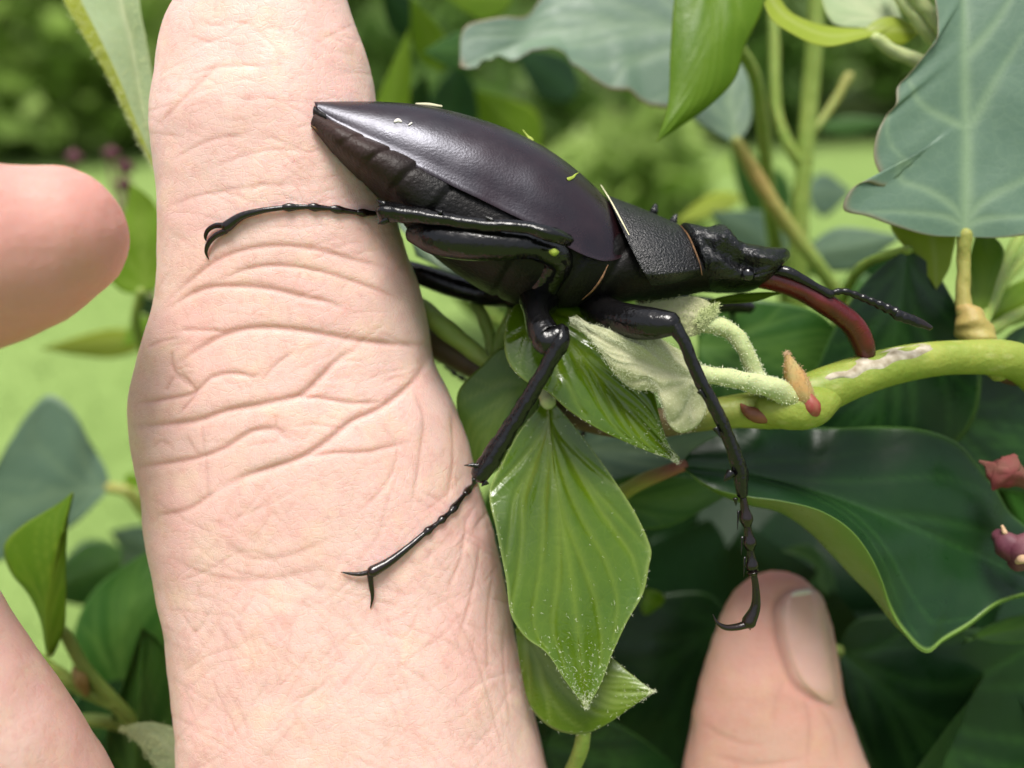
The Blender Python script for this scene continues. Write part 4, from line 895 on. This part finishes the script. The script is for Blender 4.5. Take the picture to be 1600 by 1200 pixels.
# --- dark leaf behind the jaw and the leaves behind the head
bk = thing('ivy_shoot', at([(1400, 620, 40)])[0], 'ivy shoot with the large dark green leaf standing behind the red jaw', 'ivy', 'ivy shoots')
leaf([[(1417, 390, 16), (1385, 410, 17), (1352, 440, 18), (1312, 498, 19), (1278, 570, 20), (1262, 660, 21), (1290, 760, 22)], [(1418, 388, 16), (1405, 480, 17), (1385, 600, 19), (1290, 760, 22)], [(1420, 390, 16), (1452, 412, 17), (1490, 470, 18), (1530, 560, 20), (1520, 660, 21), (1420, 740, 22), (1290, 760, 22)]], 1, 'dark', bk, n=60, m=16, vs=.8, vfade=.8, seed=31)
stem([(1418, 390, 16, .6), (1390, 398, 20, .6), (1350, 415, 26, .7), (1320, 460, 40, .8), (1310, 600, 60, 1)], 'stem', bk, 'petiole')
leaf([[(1090, 480, 26), (1130, 470, 25), (1200, 470, 24), (1280, 490, 24), (1340, 560, 25)], [(1090, 540, 26), (1200, 545, 24), (1340, 560, 25)], [(1090, 600, 26), (1150, 640, 25), (1250, 650, 25), (1310, 620, 25), (1340, 560, 25)]], 1, 'midgreen', bk, n=40, m=12, vs=.7, seed=32)
leaf([[(1450, 600, 30), (1520, 570, 30), (1600, 600, 31), (1680, 680, 32), (1700, 760, 33)], [(1440, 640, 30), (1560, 680, 31), (1700, 760, 33)], [(1420, 690, 30), (1480, 740, 31), (1580, 770, 32), (1700, 760, 33)]], 1, 'dark', bk, n=40, m=10, seed=33)

# --- upper right: eaten grey leaf
gr = thing('ivy_shoot', at([(1550, 560, 16)])[0], 'upright ivy shoot holding the grey green leaf with an eaten edge', 'ivy', 'ivy shoots')
leaf([[(1506, 370, 11), (1458, 369, 10.5), (1396, 353, 10), (1354, 338, 10), (1318, 327, 10), (1332, 294, 10), (1352, 285, 10), (1372, 291, 10.4), (1386, 292, 10.6), (1377, 276, 10.5), (1366, 250, 10.6), (1371, 208, 10.6), (1386, 180, 10.8), (1400, 164, 10.6), (1403, 136, 11), (1420, 118, 11), (1436, 98, 11), (1450, 80, 11.2), (1462, 66, 11), (1464, 36, 11.6), (1461, 0, 12), (1470, -90, 13), (1508, -190, 14)],
      [(1507, 368, 11), (1510, 290, 11), (1511, 208, 11.6), (1507, 100, 12), (1505, 0, 13), (1506, -100, 14), (1508, -190, 14)],
      [(1508, 370, 11), (1560, 372, 10.5), (1605, 367, 10), (1660, 350, 10), (1712, 310, 10), (1690, 220, 10), (1650, 130, 11), (1620, 0, 12), (1570, -110, 13.5), (1508, -190, 14)]], 1, 'grey_bit', gr, n=150, m=30,
      veins=[[(0, 0), (1, 0)], [(0, 0), (.2, -.45), (.5, -.95)], [(0, 0), (.1, -.5), (.2, -.95)], [(0, 0), (.22, .45), (.5, .95)], [(0, 0), (.1, .5), (.22, .95)], [(.3, 0), (.45, .25), (.62, .7)], [(.3, 0), (.4, -.3), (.58, -.9)], [(.5, 0), (.6, .3), (.75, .8)]], vs=.75, vfade=.95, seed=41, wob=.4, edge=.5, relief=.1)
stem([(1507, 366, 11.2, .8), (1506, 400, 11.6, .72), (1505, 440, 11.8, .75), (1506, 490, 11.5, .9)], 'stem', gr, 'petiole', 20, 12, lambda u: .3+.25*u)
stem([(1506, 484, 11.5, 1.0), (1516, 500, 11.3, 1.7), (1524, 520, 11, 1.9), (1532, 545, 10.5, 1.7), (1545, 562, 9.5, 1.6), (1560, 575, 8.5, 1.6)], 'stem', gr, 'node', 24, 14, lambda u: .75-.5*u, lump=.1)
leaf([[(1400, 340, 16), (1392, 352, 17), (1402, 372, 17), (1430, 402, 17), (1452, 434, 17), (1464, 452, 17)], [(1450, 330, 16), (1462, 400, 16.5), (1464, 452, 17)], [(1500, 350, 16), (1492, 390, 16.5), (1484, 420, 17), (1464, 452, 17)]], 1, 'yellow', gr, n=30, m=8, veins='mid', seed=42, name='leaf')
leaf([[(1520, 520, 15), (1512, 460, 16), (1516, 400, 17), (1530, 350, 18)], [(1525, 520, 15), (1535, 440, 16), (1530, 350, 18)], [(1530, 520, 15), (1556, 440, 16), (1568, 390, 17), (1530, 350, 18)]], 1, 'bright', gr, n=24, m=8, seed=43)
stem([(1528, 520, 14, .9), (1550, 460, 18, .8), (1585, 385, 24, .75), (1620, 330, 28, .7)], 'stem', gr, n=24)
stem([(1540, 520, 16, .8), (1575, 500, 20, .8), (1640, 468, 26, .8)], 'stem', gr, n=20)
stem([(1536, 505, 22, .7), (1570, 440, 26, .7), (1620, 380, 30, .7)], 'stem', gr, n=20)
leaf([[(1535, 495, 22), (1555, 462, 24), (1590, 440, 26), (1660, 430, 28)], [(1535, 498, 22), (1590, 475, 25), (1660, 430, 28)], [(1535, 502, 22), (1570, 510, 24), (1620, 490, 26), (1660, 430, 28)]], 1, 'bright', gr, n=24, m=8, seed=44)
leaf([[(1550, 560, 24), (1580, 520, 26), (1640, 500, 28), (1700, 510, 30)], [(1550, 562, 24), (1620, 540, 27), (1700, 510, 30)], [(1550, 566, 24), (1620, 580, 27), (1680, 560, 29), (1700, 510, 30)]], 1, 'midgreen', gr, n=24, m=8, seed=45)
stem([(1560, 575, 9, 1.5), (1620, 590, 12, 1.5), (1720, 640, 16, 1.8)], 'brownstem', gr, n=20)

# --- flower buds and berries at the right edge
bb = thing('ivy_berry_cluster', at([(1680, 900, 12)])[0], 'cluster of dull pink ivy buds and purple berries in front of the dark wavy leaf', 'ivy')
stem([(1690, 1000, 16, 1.0), (1680, 900, 13, .9), (1650, 800, 11, .8), (1640, 770, 10.5, .7)], 'brownstem', bb, n=20)
for pts in ([(1531, 721, 10, .16), (1542, 726, 9.6, .4), (1556, 736, 9, 1.4), (1572, 738, 8.8, 1.6), (1588, 744, 9, 1.1), (1606, 756, 9.4, .7), (1650, 790, 11, .6)], [(1552, 764, 8.6, .2), (1560, 750, 8.4, .9), (1576, 728, 8.6, 1.3), (1584, 714, 9, .4)]):
    mk('flower_bud', tube(pts, 30, 16, rf=lambda s_, t_: 1+.16*np.cos(5*t_+3*s_)), M['pinkbud'], bb)
for pts in ([(1562, 838, 9.5, .9), (1574, 850, 8.8, 1.5), (1588, 866, 8.8, 1.3), (1640, 830, 10.6, .5)], [(1590, 880, 8.4, 1.0), (1600, 862, 7.8, 1.7), (1614, 846, 8.4, 1.2), (1648, 800, 11, .5)]):
    mk('berry', tube(pts, 30, 18, rf=lambda s_, t_: 1+.06*np.cos(5*t_)+.04*np.cos(9*s_*t_)), M['berry'], bb)
mk('berry_tip', tube([(1590, 878, 6.6, .3), (1597, 874, 6.2, .5), (1606, 872, 6.6, .3)], 10, 10), M['tan'], bb)
mk('berry_tip', tube([(1566, 822, 8.6, .15), (1570, 832, 8.4, .3)], 8, 8), M['tan'], bb)

# --- top: grey leaf with a browned edge
tg = thing('ivy_shoot', at([(1130, 200, 60)])[0], 'ivy shoot with the wide grey green leaf whose ragged edge has browned', 'ivy', 'ivy shoots')
leaf([[(1150, 60, 36), (1090, -60, 37), (980, -150, 38), (900, -90, 38), (860, -20, 37), (842, 4, 36), (822, 28, 35), (790, 28, 34), (763, 31, 34), (729, 40, 34), (718, 106, 33)],
      [(1150, 70, 36), (1020, 40, 36), (880, 50, 35), (718, 106, 33)],
      [(1150, 90, 36), (1110, 160, 35), (1040, 170, 34), (1007, 162, 34), (980, 141, 33.6), (960, 142, 33.6), (936, 131, 33.4), (912, 112, 33.2), (894, 101, 33), (878, 80, 33), (850, 76, 33), (826, 80, 33), (814, 92, 33), (800, 96, 33), (785, 90, 33), (763, 93, 33), (745, 104, 33), (718, 106, 33)]], 1, 'grey_bit', tg, n=120, m=20, vs=.9, vfade=.6, seed=51, wob=.6, wf=50, edge=.8, jag=3.)
stem([(1150, 70, 36.2, .9), (1175, 110, 40, .9), (1190, 180, 46, 1.0), (1200, 300, 56, 1.2), (1230, 480, 80, 1.6)], 'stem', tg, 'petiole')
leaf([[(1150, 226, 48), (1110, 205, 48), (1082, 185, 48), (1090, 120, 49), (1130, 60, 50), (1160, 40, 50)], [(1150, 226, 48), (1140, 140, 49), (1160, 40, 50)], [(1152, 226, 48), (1170, 200, 48), (1172, 130, 49), (1160, 40, 50)]], 1, 'grey', tg, n=30, m=8, seed=52)
stem([(1150, 222, 48, 1.0), (1179, 271, 49, 1.15), (1233, 354, 50, 1.2), (1279, 417, 51, 1.2), (1320, 480, 54, 1.3), (1400, 640, 70, 1.6)], 'stem', tg, 'petiole', 30, 12, lambda u: np.clip(1-np.abs(u-.2)*4, 0, 1)*.7)

# --- top: bright young leaves
by = thing('ivy_shoot', at([(1250, 350, 60)])[0], 'ivy shoot with bright green hanging leaf and yellow curled young leaves at the top', 'ivy', 'ivy shoots')
leaf([[(1110, -130, 20), (1066, -70, 19), (1053, 0, 18), (1047, 83, 17), (1043, 167, 16), (1026, 222, 15.5)], [(1120, -130, 20), (1120, -20, 18), (1110, 70, 16), (1080, 150, 15.5), (1026, 222, 15.5)], [(1150, -130, 20), (1200, -60, 20), (1196, 0, 19), (1186, 28, 18.6), (1164, 72, 18), (1150, 121, 17.6), (1112, 163, 17), (1066, 196, 16.4), (1026, 222, 15.5)]], 1, 'bright', by, n=60, m=16, vs=.5, vfade=.5, seed=61, bul=.4)
leaf([[(1186, -40, 20), (1192, 0, 19), (1202, 26, 18.4), (1236, 52, 18), (1292, 72, 18), (1334, 64, 18.4), (1372, 52, 19), (1405, 36, 19.5)], [(1196, -40, 20.5), (1206, 0, 20), (1222, 20, 19.5), (1254, 40, 19.2), (1300, 54, 19), (1340, 50, 19.2), (1405, 36, 19.5)], [(1206, -40, 21.5), (1220, 0, 21.5), (1232, 16, 21), (1258, 30, 20.8), (1300, 40, 20.6), (1345, 42, 20.2), (1405, 36, 19.5)]], 1, 'yellow', by, n=50, m=8, veins='mid', seed=62)
leaf([[(1410, 50, 21), (1350, 44, 21.6), (1300, 36, 22), (1284, 0, 23), (1290, -60, 24)], [(1410, 40, 21), (1350, 10, 22.4), (1290, -60, 24)], [(1410, 30, 21), (1398, 0, 22), (1350, -50, 23.4), (1290, -60, 24)]], 1, 'pale', by, n=30, m=10, seed=63)
leaf([[(1350, 46, 20), (1372, 30, 20), (1400, 26, 20), (1440, 50, 20)], [(1352, 46, 19.6), (1395, 45, 19.4), (1440, 50, 20)], [(1354, 48, 19.6), (1375, 58, 19.4), (1410, 70, 19.6), (1440, 50, 20)]], 1, 'yellow', by, n=24, m=6, veins='mid', seed=64)
ps = [stem([(1392, -30, 20, .75), (1410, 0, 19, .75), (1440, 40, 18.5, .75), (1475, 78, 19, .8)], 'down', by, 'petiole'), stem([(1415, -30, 18, .8), (1435, 0, 17.6, .8), (1462, 34, 17.5, .8), (1490, 70, 18, .8)], 'down', by, 'petiole'), stem([(1367, 60, 19.4, .7), (1400, 82, 19.4, .8), (1436, 96, 19, .85), (1480, 110, 19, .85)], 'down', by, 'petiole')]
stem([(1208, -20, 56, .9), (1210, 60, 56, .9), (1217, 187, 57, .95), (1230, 225, 57, 1.0), (1250, 258, 58, 1.0)], 'stem', by, n=24)
stem([(1276, -30, 52, 1.4), (1272, 60, 54, 1.4), (1266, 140, 56, 1.4), (1258, 250, 58, 1.5), (1250, 346, 60, 1.6), (1246, 500, 66, 1.8), (1250, 760, 84, 2.2), (1260, 1200, 130, 3)], 'stem', by, n=50)
stem([(1262, 215, 57.5, .7), (1290, 180, 58, .7), (1312, 145, 58, .8), (1326, 120, 58, .9)], 'stem', by, n=20, tint=lambda u: .4*u)
leaf([[(1476, 76, 19), (1440, 110, 20), (1408, 120, 22), (1400, 150, 24)], [(1480, 100, 19), (1440, 125, 21), (1400, 150, 24)], [(1480, 110, 19), (1450, 145, 21), (1400, 150, 24)]], 1, 'olive', by, n=16, m=5, veins='mid', seed=65)

# --- blurred leaves further back, around the top and behind the head
bl = thing('ivy_shoot', at([(820, 330, 110)])[0], 'out of focus ivy shoot with bright rounded leaves rising behind the beetle back', 'ivy', 'ivy shoots')
def simple(base, tip, wl, wr, w, mat, parent, seed, dw=8, n=26, m=7, **kw):
    b, t = np.array(base, float), np.array(tip, float); d = t-b; l = np.linalg.norm(d); pn = np.array([-d[1], d[0]])/l
    f = np.array([0, .14, .34, .6, .84, 1]); g = np.array([.12, .72, 1, .74, .3, 0])
    mk_ = lambda k: [(*(b+d*u+pn*k*v), w-dw*(u-.5)+abs(k)*v*.02) for u, v in zip(f, g)]
    return leaf([mk_(-wl), [(*(b+d*u), w-dw*(u-.5)) for u in f], mk_(wr)], 1, mat, parent, n=n, m=m, seed=seed, wob=1.0, wf=40, vs=.8, vfade=.5, **kw)
simple((838, 240), (742, 140), 52, 46, 80, 'lime', bl, 71)
simple((690, 110), (640, -10), 26, 26, 66, 'lime', bl, 72)
simple((590, 260), (640, 40), 26, 30, 60, 'lime', bl, 73)
simple((760, 80), (660, 80), 34, 30, 60, 'midgreen', bl, 74)
simple((800, 0), (690, -10), 40, 46, 64, 'lime', bl, 75)
simple((640, 200), (664, 110), 20, 22, 90, 'dark', bl, 76)
simple((660, 60), (590, -30), 30, 30, 90, 'dark', bl, 77)
simple((700, 210), (720, 90), 40, 46, 140, 'dark', bl, 78)
simple((900, 150), (800, 70), 36, 40, 120, 'dark', bl, 79)
stem([(838, 240, 80, 1.2), (850, 330, 90, 1.5), (860, 520, 110, 2), (880, 900, 150, 3)], 'stem', bl, n=24)
stem([(590, 260, 62, 1.0), (640, 330, 70, 1.4), (740, 480, 90, 1.6), (850, 540, 110, 2)], 'stem', bl, n=24)
bh = thing('ivy_shoot', at([(1200, 470, 90)])[0], 'out of focus ivy shoot with grey leaves low behind the beetle head', 'ivy', 'ivy shoots')
simple((1240, 400), (1110, 330), 50, 44, 74, 'grey', bh, 81)
simple((1160, 310), (1050, 350), 10, 24, 82, 'yellow', bh, 82)
simple((1260, 400), (1410, 370), 34, 36, 60, 'grey', bh, 83)
simple((1230, 340), (1140, 230), 40, 40, 110, 'midgreen', bh, 84)
simple((1280, 200), (1400, 190), 14, 16, 110, 'midgreen', bh, 85)
simple((1260, 300), (1330, 300), 30, 40, 120, 'grey', bh, 86)
simple((1290, 430), (1220, 360), 26, 26, 90, 'midgreen', bh, 87)
simple((1330, 440), (1420, 400), 30, 30, 100, 'dark', bh, 88)
simple((1300, 460), (1400, 480), 40, 40, 90, 'midgreen', bh, 89)
stem([(1240, 400, 74, 1.0), (1250, 460, 84, 1.2), (1260, 640, 110, 1.8), (1270, 1000, 150, 2.4)], 'stem', bh, n=24)

# --- dark leaves low on the right
dl = thing('ivy_shoot', at([(1500, 1400, 60)])[0], 'ivy shoot with broad dark pale veined leaves behind the fingertip with the nail', 'ivy', 'ivy shoots')
leaf([[(1308, 1012, 34), (1330, 975, 33), (1400, 962, 32), (1500, 980, 31), (1600, 992, 31), (1720, 1060, 32), (1700, 1330, 34)], [(1310, 1016, 34), (1380, 1075, 33), (1487, 1195, 32), (1590, 1290, 33), (1700, 1330, 34)], [(1310, 1022, 34), (1330, 1110, 34), (1390, 1230, 34), (1520, 1340, 34), (1700, 1330, 34)]], 1, 'dark', dl, n=70, m=18, vs=.9, vfade=.9, seed=91)
leaf([[(1140, 960, 40), (1110, 930, 40), (1040, 930, 40), (960, 950, 41), (880, 1020, 42), (800, 1150, 44)], [(1140, 970, 40), (1000, 1060, 41), (800, 1150, 44)], [(1140, 980, 40), (1150, 1080, 41), (1080, 1200, 42), (960, 1260, 43), (800, 1150, 44)]], 1, 'dark', dl, n=50, m=14, vs=.8, vfade=.5, seed=92)
leaf([[(860, 1130, 30), (900, 1110, 30), (980, 1140, 31), (1060, 1200, 33)], [(850, 1160, 30), (950, 1190, 31), (1060, 1200, 33)], [(840, 1200, 30), (900, 1270, 31), (1000, 1270, 32), (1060, 1200, 33)]], 1, 'dark', dl, n=30, m=8, seed=93)
leaf([[(1500, 1010, 20), (1540, 980, 20), (1600, 960, 21), (1680, 970, 22)], [(1510, 1000, 20), (1590, 985, 21), (1680, 970, 22)], [(1500, 990, 20), (1560, 1005, 20.4), (1620, 1000, 21), (1680, 970, 22)]], 1, 'midgreen', dl, n=24, m=6, seed=94)
leaf([[(1010, 930, 30), (1000, 945, 30), (1006, 960, 30), (1035, 945, 31)], [(1005, 925, 30), (1015, 940, 30), (1035, 945, 31)], [(1012, 920, 30), (1030, 925, 30), (1040, 935, 31), (1035, 945, 31)]], 1, 'bright', dl, n=12, m=4, veins='mid', seed=95)
leaf([[(1260, 915, 40), (1280, 890, 40), (1250, 865, 41), (1220, 860, 42)], [(1290, 930, 40), (1270, 880, 40.5), (1220, 860, 42)], [(1310, 940, 40), (1300, 890, 40.5), (1260, 850, 41), (1220, 860, 42)]], 1, 'midgreen', dl, n=16, m=5, seed=96)
stem([(1310, 1016, 34, .8), (1290, 1060, 42, .9), (1300, 1200, 54, 1.1), (1400, 1500, 80, 2)], 'stem', dl, 'petiole')

# --- left: folded downy shoot tip at the top
ft = thing('ivy_shoot', at([(240, 300, 26)])[0], 'folded downy young ivy leaf hanging beside the upper thumb', 'ivy', 'ivy shoots')
o, W, Nn, T = leaf([[(84, -50, 22), (100, 0, 21), (130, 55, 20.4), (165, 115, 20), (200, 185, 19.6), (226, 236, 19.4), (262, 300, 19)], [(110, -50, 20.6), (128, 0, 19.8), (158, 60, 19.2), (190, 130, 19), (214, 190, 19), (236, 240, 19), (262, 300, 19)], [(190, -50, 23), (190, 0, 22.4), (205, 60, 22), (215, 120, 21.4), (226, 180, 20.4), (244, 240, 19.8), (262, 300, 19)], [(220, -50, 21), (218, 0, 20.4), (228, 60, 20), (238, 120, 19.8), (244, 180, 19.6), (252, 240, 19.4), (262, 300, 19)]], 2, 'pale', ft, n=60, m=12, under=(0,), veins='mid', seed=101, ret=True)
hairs(o, W, Nn, 3500, .4, 'hairg', None, .8, .03)
stem([(262, 300, 19, .9), (300, 360, 22, 1.0), (340, 480, 30, 1.2), (420, 700, 50, 1.6), (520, 1000, 80, 2.2)], 'stem', ft, 'petiole')
# --- left: broad bright leaf behind the fingertip, seed heads
lb = thing('ivy_shoot', at([(230, 560, 70)])[0], 'ivy shoot with the broad bright leaf between the left fingertip and the thumb', 'ivy', 'ivy shoots')
leaf([[(215, 460, 52), (190, 455, 52), (170, 435, 52), (178, 380, 51), (196, 320, 51), (202, 286, 50)], [(225, 458, 52), (222, 380, 51), (202, 286, 50)], [(240, 455, 52), (262, 420, 52), (265, 370, 51), (250, 330, 51), (225, 300, 50), (202, 286, 50)]], 1, 'lime', lb, n=30, m=9, seed=111)
stem([(220, 456, 52, .8), (212, 500, 56, .8), (230, 560, 64, 1.0), (330, 760, 90, 1.6)], 'stem', lb, 'petiole')
simple((235, 530), (60, 545), 24, 22, 80, 'yellow', lb, 112, dw=20)
simple((240, 500), (190, 540), 22, 22, 70, 'bright', lb, 113)
simple((246, 490), (210, 460), 14, 14, 62, 'grey', lb, 114)
for k, (x, y) in enumerate(((112, 246), (170, 240), (192, 262), (190, 288))):
    h_ = mk('dry_seed_head', join(tube([(x, y+8, 118, .9), (x+3, y, 118, 2.0), (x+4, y-8, 118, .8)], 10, 8, rf=lambda s_, t_: 1+.3*np.cos(4*t_)), tube([(x, y+8, 118, .35), (x+8, y+60, 118, .4), (210, 400, 118, .45), (300, 700, 130, .6)], 16, 6)), M['berry'])
    tag(h_, ('dry reddish seed head just above the left fingertip', 'dry reddish seed head nearest the folded downy leaf', 'dry reddish seed head on the bent stalk above the bright leaf', 'lowest dry reddish seed head behind the fingertip')[k], 'seed head', 'dry seed heads')

# --- left, lower
l1 = thing('ivy_shoot', at([(240, 810, 90)])[0], 'ivy shoot with the dark blue green pointed leaf over the lawn left of the thumb', 'ivy', 'ivy shoots')
leaf([[(172, 758, 64), (166, 735, 64), (150, 706, 64), (138, 686, 63), (122, 655, 62), (100, 628, 62), (76, 616, 62), (48, 640, 62), (14, 692, 63), (-30, 760, 64), (-140, 800, 66)], [(172, 762, 64), (100, 770, 64), (0, 790, 65), (-140, 800, 66)], [(170, 766, 64), (150, 786, 64), (118, 818, 65), (60, 850, 66), (-20, 880, 67), (-100, 860, 67), (-140, 800, 66)]], 1, 'grey', l1, n=50, m=14, vs=.8, vfade=.5, seed=121)
stem([(172, 762, 64, 1.0), (200, 768, 64, 1.1), (224, 795, 66, 1.2), (260, 860, 72, 1.3), (330, 1020, 100, 2)], 'stem', l1, 'petiole', tint=lambda u: np.clip(1-u*3, 0, 1)*.5)
simple((212, 740), (200, 770), 14, 14, 66, 'bright', l1, 122)
simple((200, 870), (60, 930), 60, 50, 80, 'midgreen', l1, 123)
simple((250, 860), (170, 830), 34, 30, 95, 'grey', l1, 124)
l2 = thing('ivy_shoot', at([(180, 1110, 30)])[0], 'ivy shoot with the small bright folded leaf and thin green stalks at lower left', 'ivy', 'ivy shoots')
leaf([[(74, 1024, 20), (60, 958, 20), (38, 920, 20.6), (20, 900, 21), (6, 852, 21.6), (34, 822, 21), (70, 800, 20.6), (96, 784, 20.2), (115, 768, 20)], [(76, 1024, 19.6), (72, 960, 18.8), (84, 890, 18.4), (100, 830, 18.8), (115, 768, 20)], [(82, 1024, 20), (100, 988, 19.4), (104, 930, 19.2), (104, 870, 19.4), (108, 820, 19.6), (115, 768, 20)]], 1, 'bright', l2, n=40, m=10, seed=131, under=(), vs=.4)
stem([(78, 1020, 20, .5), (82, 1010, 22, .6), (92, 985, 24, .7), (130, 1040, 26, .8), (178, 1098, 28, .9), (240, 1160, 34, 1.0), (330, 1300, 50, 1.4)], 'stem', l2, 'petiole')
stem([(40, 1015, 24, .6), (69, 1035, 25, .75), (105, 1062, 26, .8), (139, 1083, 27, .85), (178, 1100, 28, .85)], 'stem', l2, 'petiole')
stem([(118, 1046, 26, .5), (126, 1062, 25.4, .9), (134, 1082, 26, .5)], 'bud' if False else 'stem', l2, 'bud', 10, 10, lambda u: .8+0*u)
stem([(60, 1122, 30, .8), (112, 1126, 30, .9), (171, 1128, 31, .9), (240, 1150, 34, .9)], 'stem', l2)
l3 = thing('ivy_shoot', at([(250, 1250, 50)])[0], 'ivy shoot with deep green ribbed leaves crowding against the lower thumb', 'ivy', 'ivy shoots')
leaf([[(180, 1110, 44), (120, 1060, 43), (112, 1010, 43), (140, 930, 43), (200, 880, 43), (250, 850, 44)], [(190, 1110, 44), (190, 990, 42), (250, 850, 44)], [(210, 1110, 44), (260, 1040, 43), (280, 950, 43), (250, 850, 44)]], 1, 'midgreen', l3, n=40, m=12, vs=.7, seed=141)
leaf([[(170, 1230, 32), (168, 1150, 31), (190, 1080, 30), (212, 1010, 29), (222, 980, 29)], [(210, 1240, 32), (215, 1130, 30), (222, 980, 29)], [(270, 1230, 32), (300, 1120, 31), (280, 1040, 30), (250, 1000, 29.6), (222, 980, 29)]], 1, 'midgreen', l3, n=40, m=12, seed=142, bul=-1.2)
leaf([[(120, 1250, 40), (90, 1150, 40), (130, 1080, 40), (190, 1060, 40)], [(150, 1250, 40), (150, 1150, 40), (190, 1060, 40)], [(220, 1250, 40), (230, 1150, 40), (190, 1060, 40)]], 1, 'dark', l3, n=24, m=8, seed=143)
simple((250, 960), (190, 860), 40, 40, 60, 'grey', l3, 144)
simple((150, 1180), (60, 1060), 40, 50, 66, 'dark', l3, 145)
stem([(190, 1108, 44, .9), (210, 1180, 50, 1.1), (260, 1350, 70, 1.6)], 'stem', l3, 'petiole')
l4 = thing('ivy_shoot', at([(290, 1260, 24)])[0], 'small downy greyish ivy leaf curling beside the bottom edge of the thumb', 'ivy', 'ivy shoots')
o, W, Nn, T = leaf([[(300, 1190, 16), (285, 1148, 15.6), (250, 1132, 15), (222, 1130, 14.6), (189, 1139, 14.4)], [(300, 1200, 15.6), (255, 1165, 14.8), (189, 1139, 14.4)], [(300, 1220, 15.8), (262, 1215, 15.4), (235, 1190, 15), (216, 1164, 14.6), (189, 1139, 14.4)]], 1, 'pale', l4, n=40, m=10, seed=151, ret=True)
hairs(o, W, Nn, 2200, .4, 'hairg')
stem([(300, 1200, 15.8, .7), (310, 1260, 24, .8), (330, 1400, 40, 1.0)], 'stem', l4, 'petiole')

# --- the ivy bush that fills the space behind and below
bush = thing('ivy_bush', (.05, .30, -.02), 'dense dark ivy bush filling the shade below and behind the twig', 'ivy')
protoL = []
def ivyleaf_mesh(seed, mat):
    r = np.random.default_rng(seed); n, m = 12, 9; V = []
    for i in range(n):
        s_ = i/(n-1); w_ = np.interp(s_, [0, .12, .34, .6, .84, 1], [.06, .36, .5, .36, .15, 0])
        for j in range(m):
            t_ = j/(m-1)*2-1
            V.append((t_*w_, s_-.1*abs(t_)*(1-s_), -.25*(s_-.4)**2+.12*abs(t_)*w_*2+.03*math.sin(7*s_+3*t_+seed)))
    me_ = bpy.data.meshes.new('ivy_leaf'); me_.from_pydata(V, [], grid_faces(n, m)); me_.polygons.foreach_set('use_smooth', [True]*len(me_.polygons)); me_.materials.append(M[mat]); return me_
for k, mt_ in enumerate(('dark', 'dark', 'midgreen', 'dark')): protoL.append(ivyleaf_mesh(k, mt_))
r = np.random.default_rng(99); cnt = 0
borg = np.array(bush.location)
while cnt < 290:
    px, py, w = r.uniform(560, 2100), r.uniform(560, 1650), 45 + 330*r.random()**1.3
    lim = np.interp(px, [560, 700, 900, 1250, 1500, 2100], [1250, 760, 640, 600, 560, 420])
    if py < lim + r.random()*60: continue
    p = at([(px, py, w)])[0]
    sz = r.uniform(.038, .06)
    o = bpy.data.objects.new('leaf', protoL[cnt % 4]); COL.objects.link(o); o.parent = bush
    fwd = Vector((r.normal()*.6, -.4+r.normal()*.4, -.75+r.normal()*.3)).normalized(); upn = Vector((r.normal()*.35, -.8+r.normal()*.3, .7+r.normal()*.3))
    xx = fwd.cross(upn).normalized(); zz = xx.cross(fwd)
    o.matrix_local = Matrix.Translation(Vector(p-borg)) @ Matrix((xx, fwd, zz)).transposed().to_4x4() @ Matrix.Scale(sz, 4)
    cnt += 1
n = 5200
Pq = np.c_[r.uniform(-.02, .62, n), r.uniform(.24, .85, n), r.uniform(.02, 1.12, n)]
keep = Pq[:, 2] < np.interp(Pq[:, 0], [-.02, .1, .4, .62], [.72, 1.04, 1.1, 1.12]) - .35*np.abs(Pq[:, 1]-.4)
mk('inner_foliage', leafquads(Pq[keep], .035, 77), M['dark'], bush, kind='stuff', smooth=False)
for k in range(5):
    x0 = .03+.11*k; C = spl(np.array([(x0*.6+.05, .45, -.04), (x0*.8+.05, .42, .4), (x0, .36, .8), (x0+.01, .28, 1.06)]), 16)
    mk('woody_stem', tube_w(C, np.linspace(.012, .003, 16), 8, ref=(0, 1, 0)), M['bark'], bush)
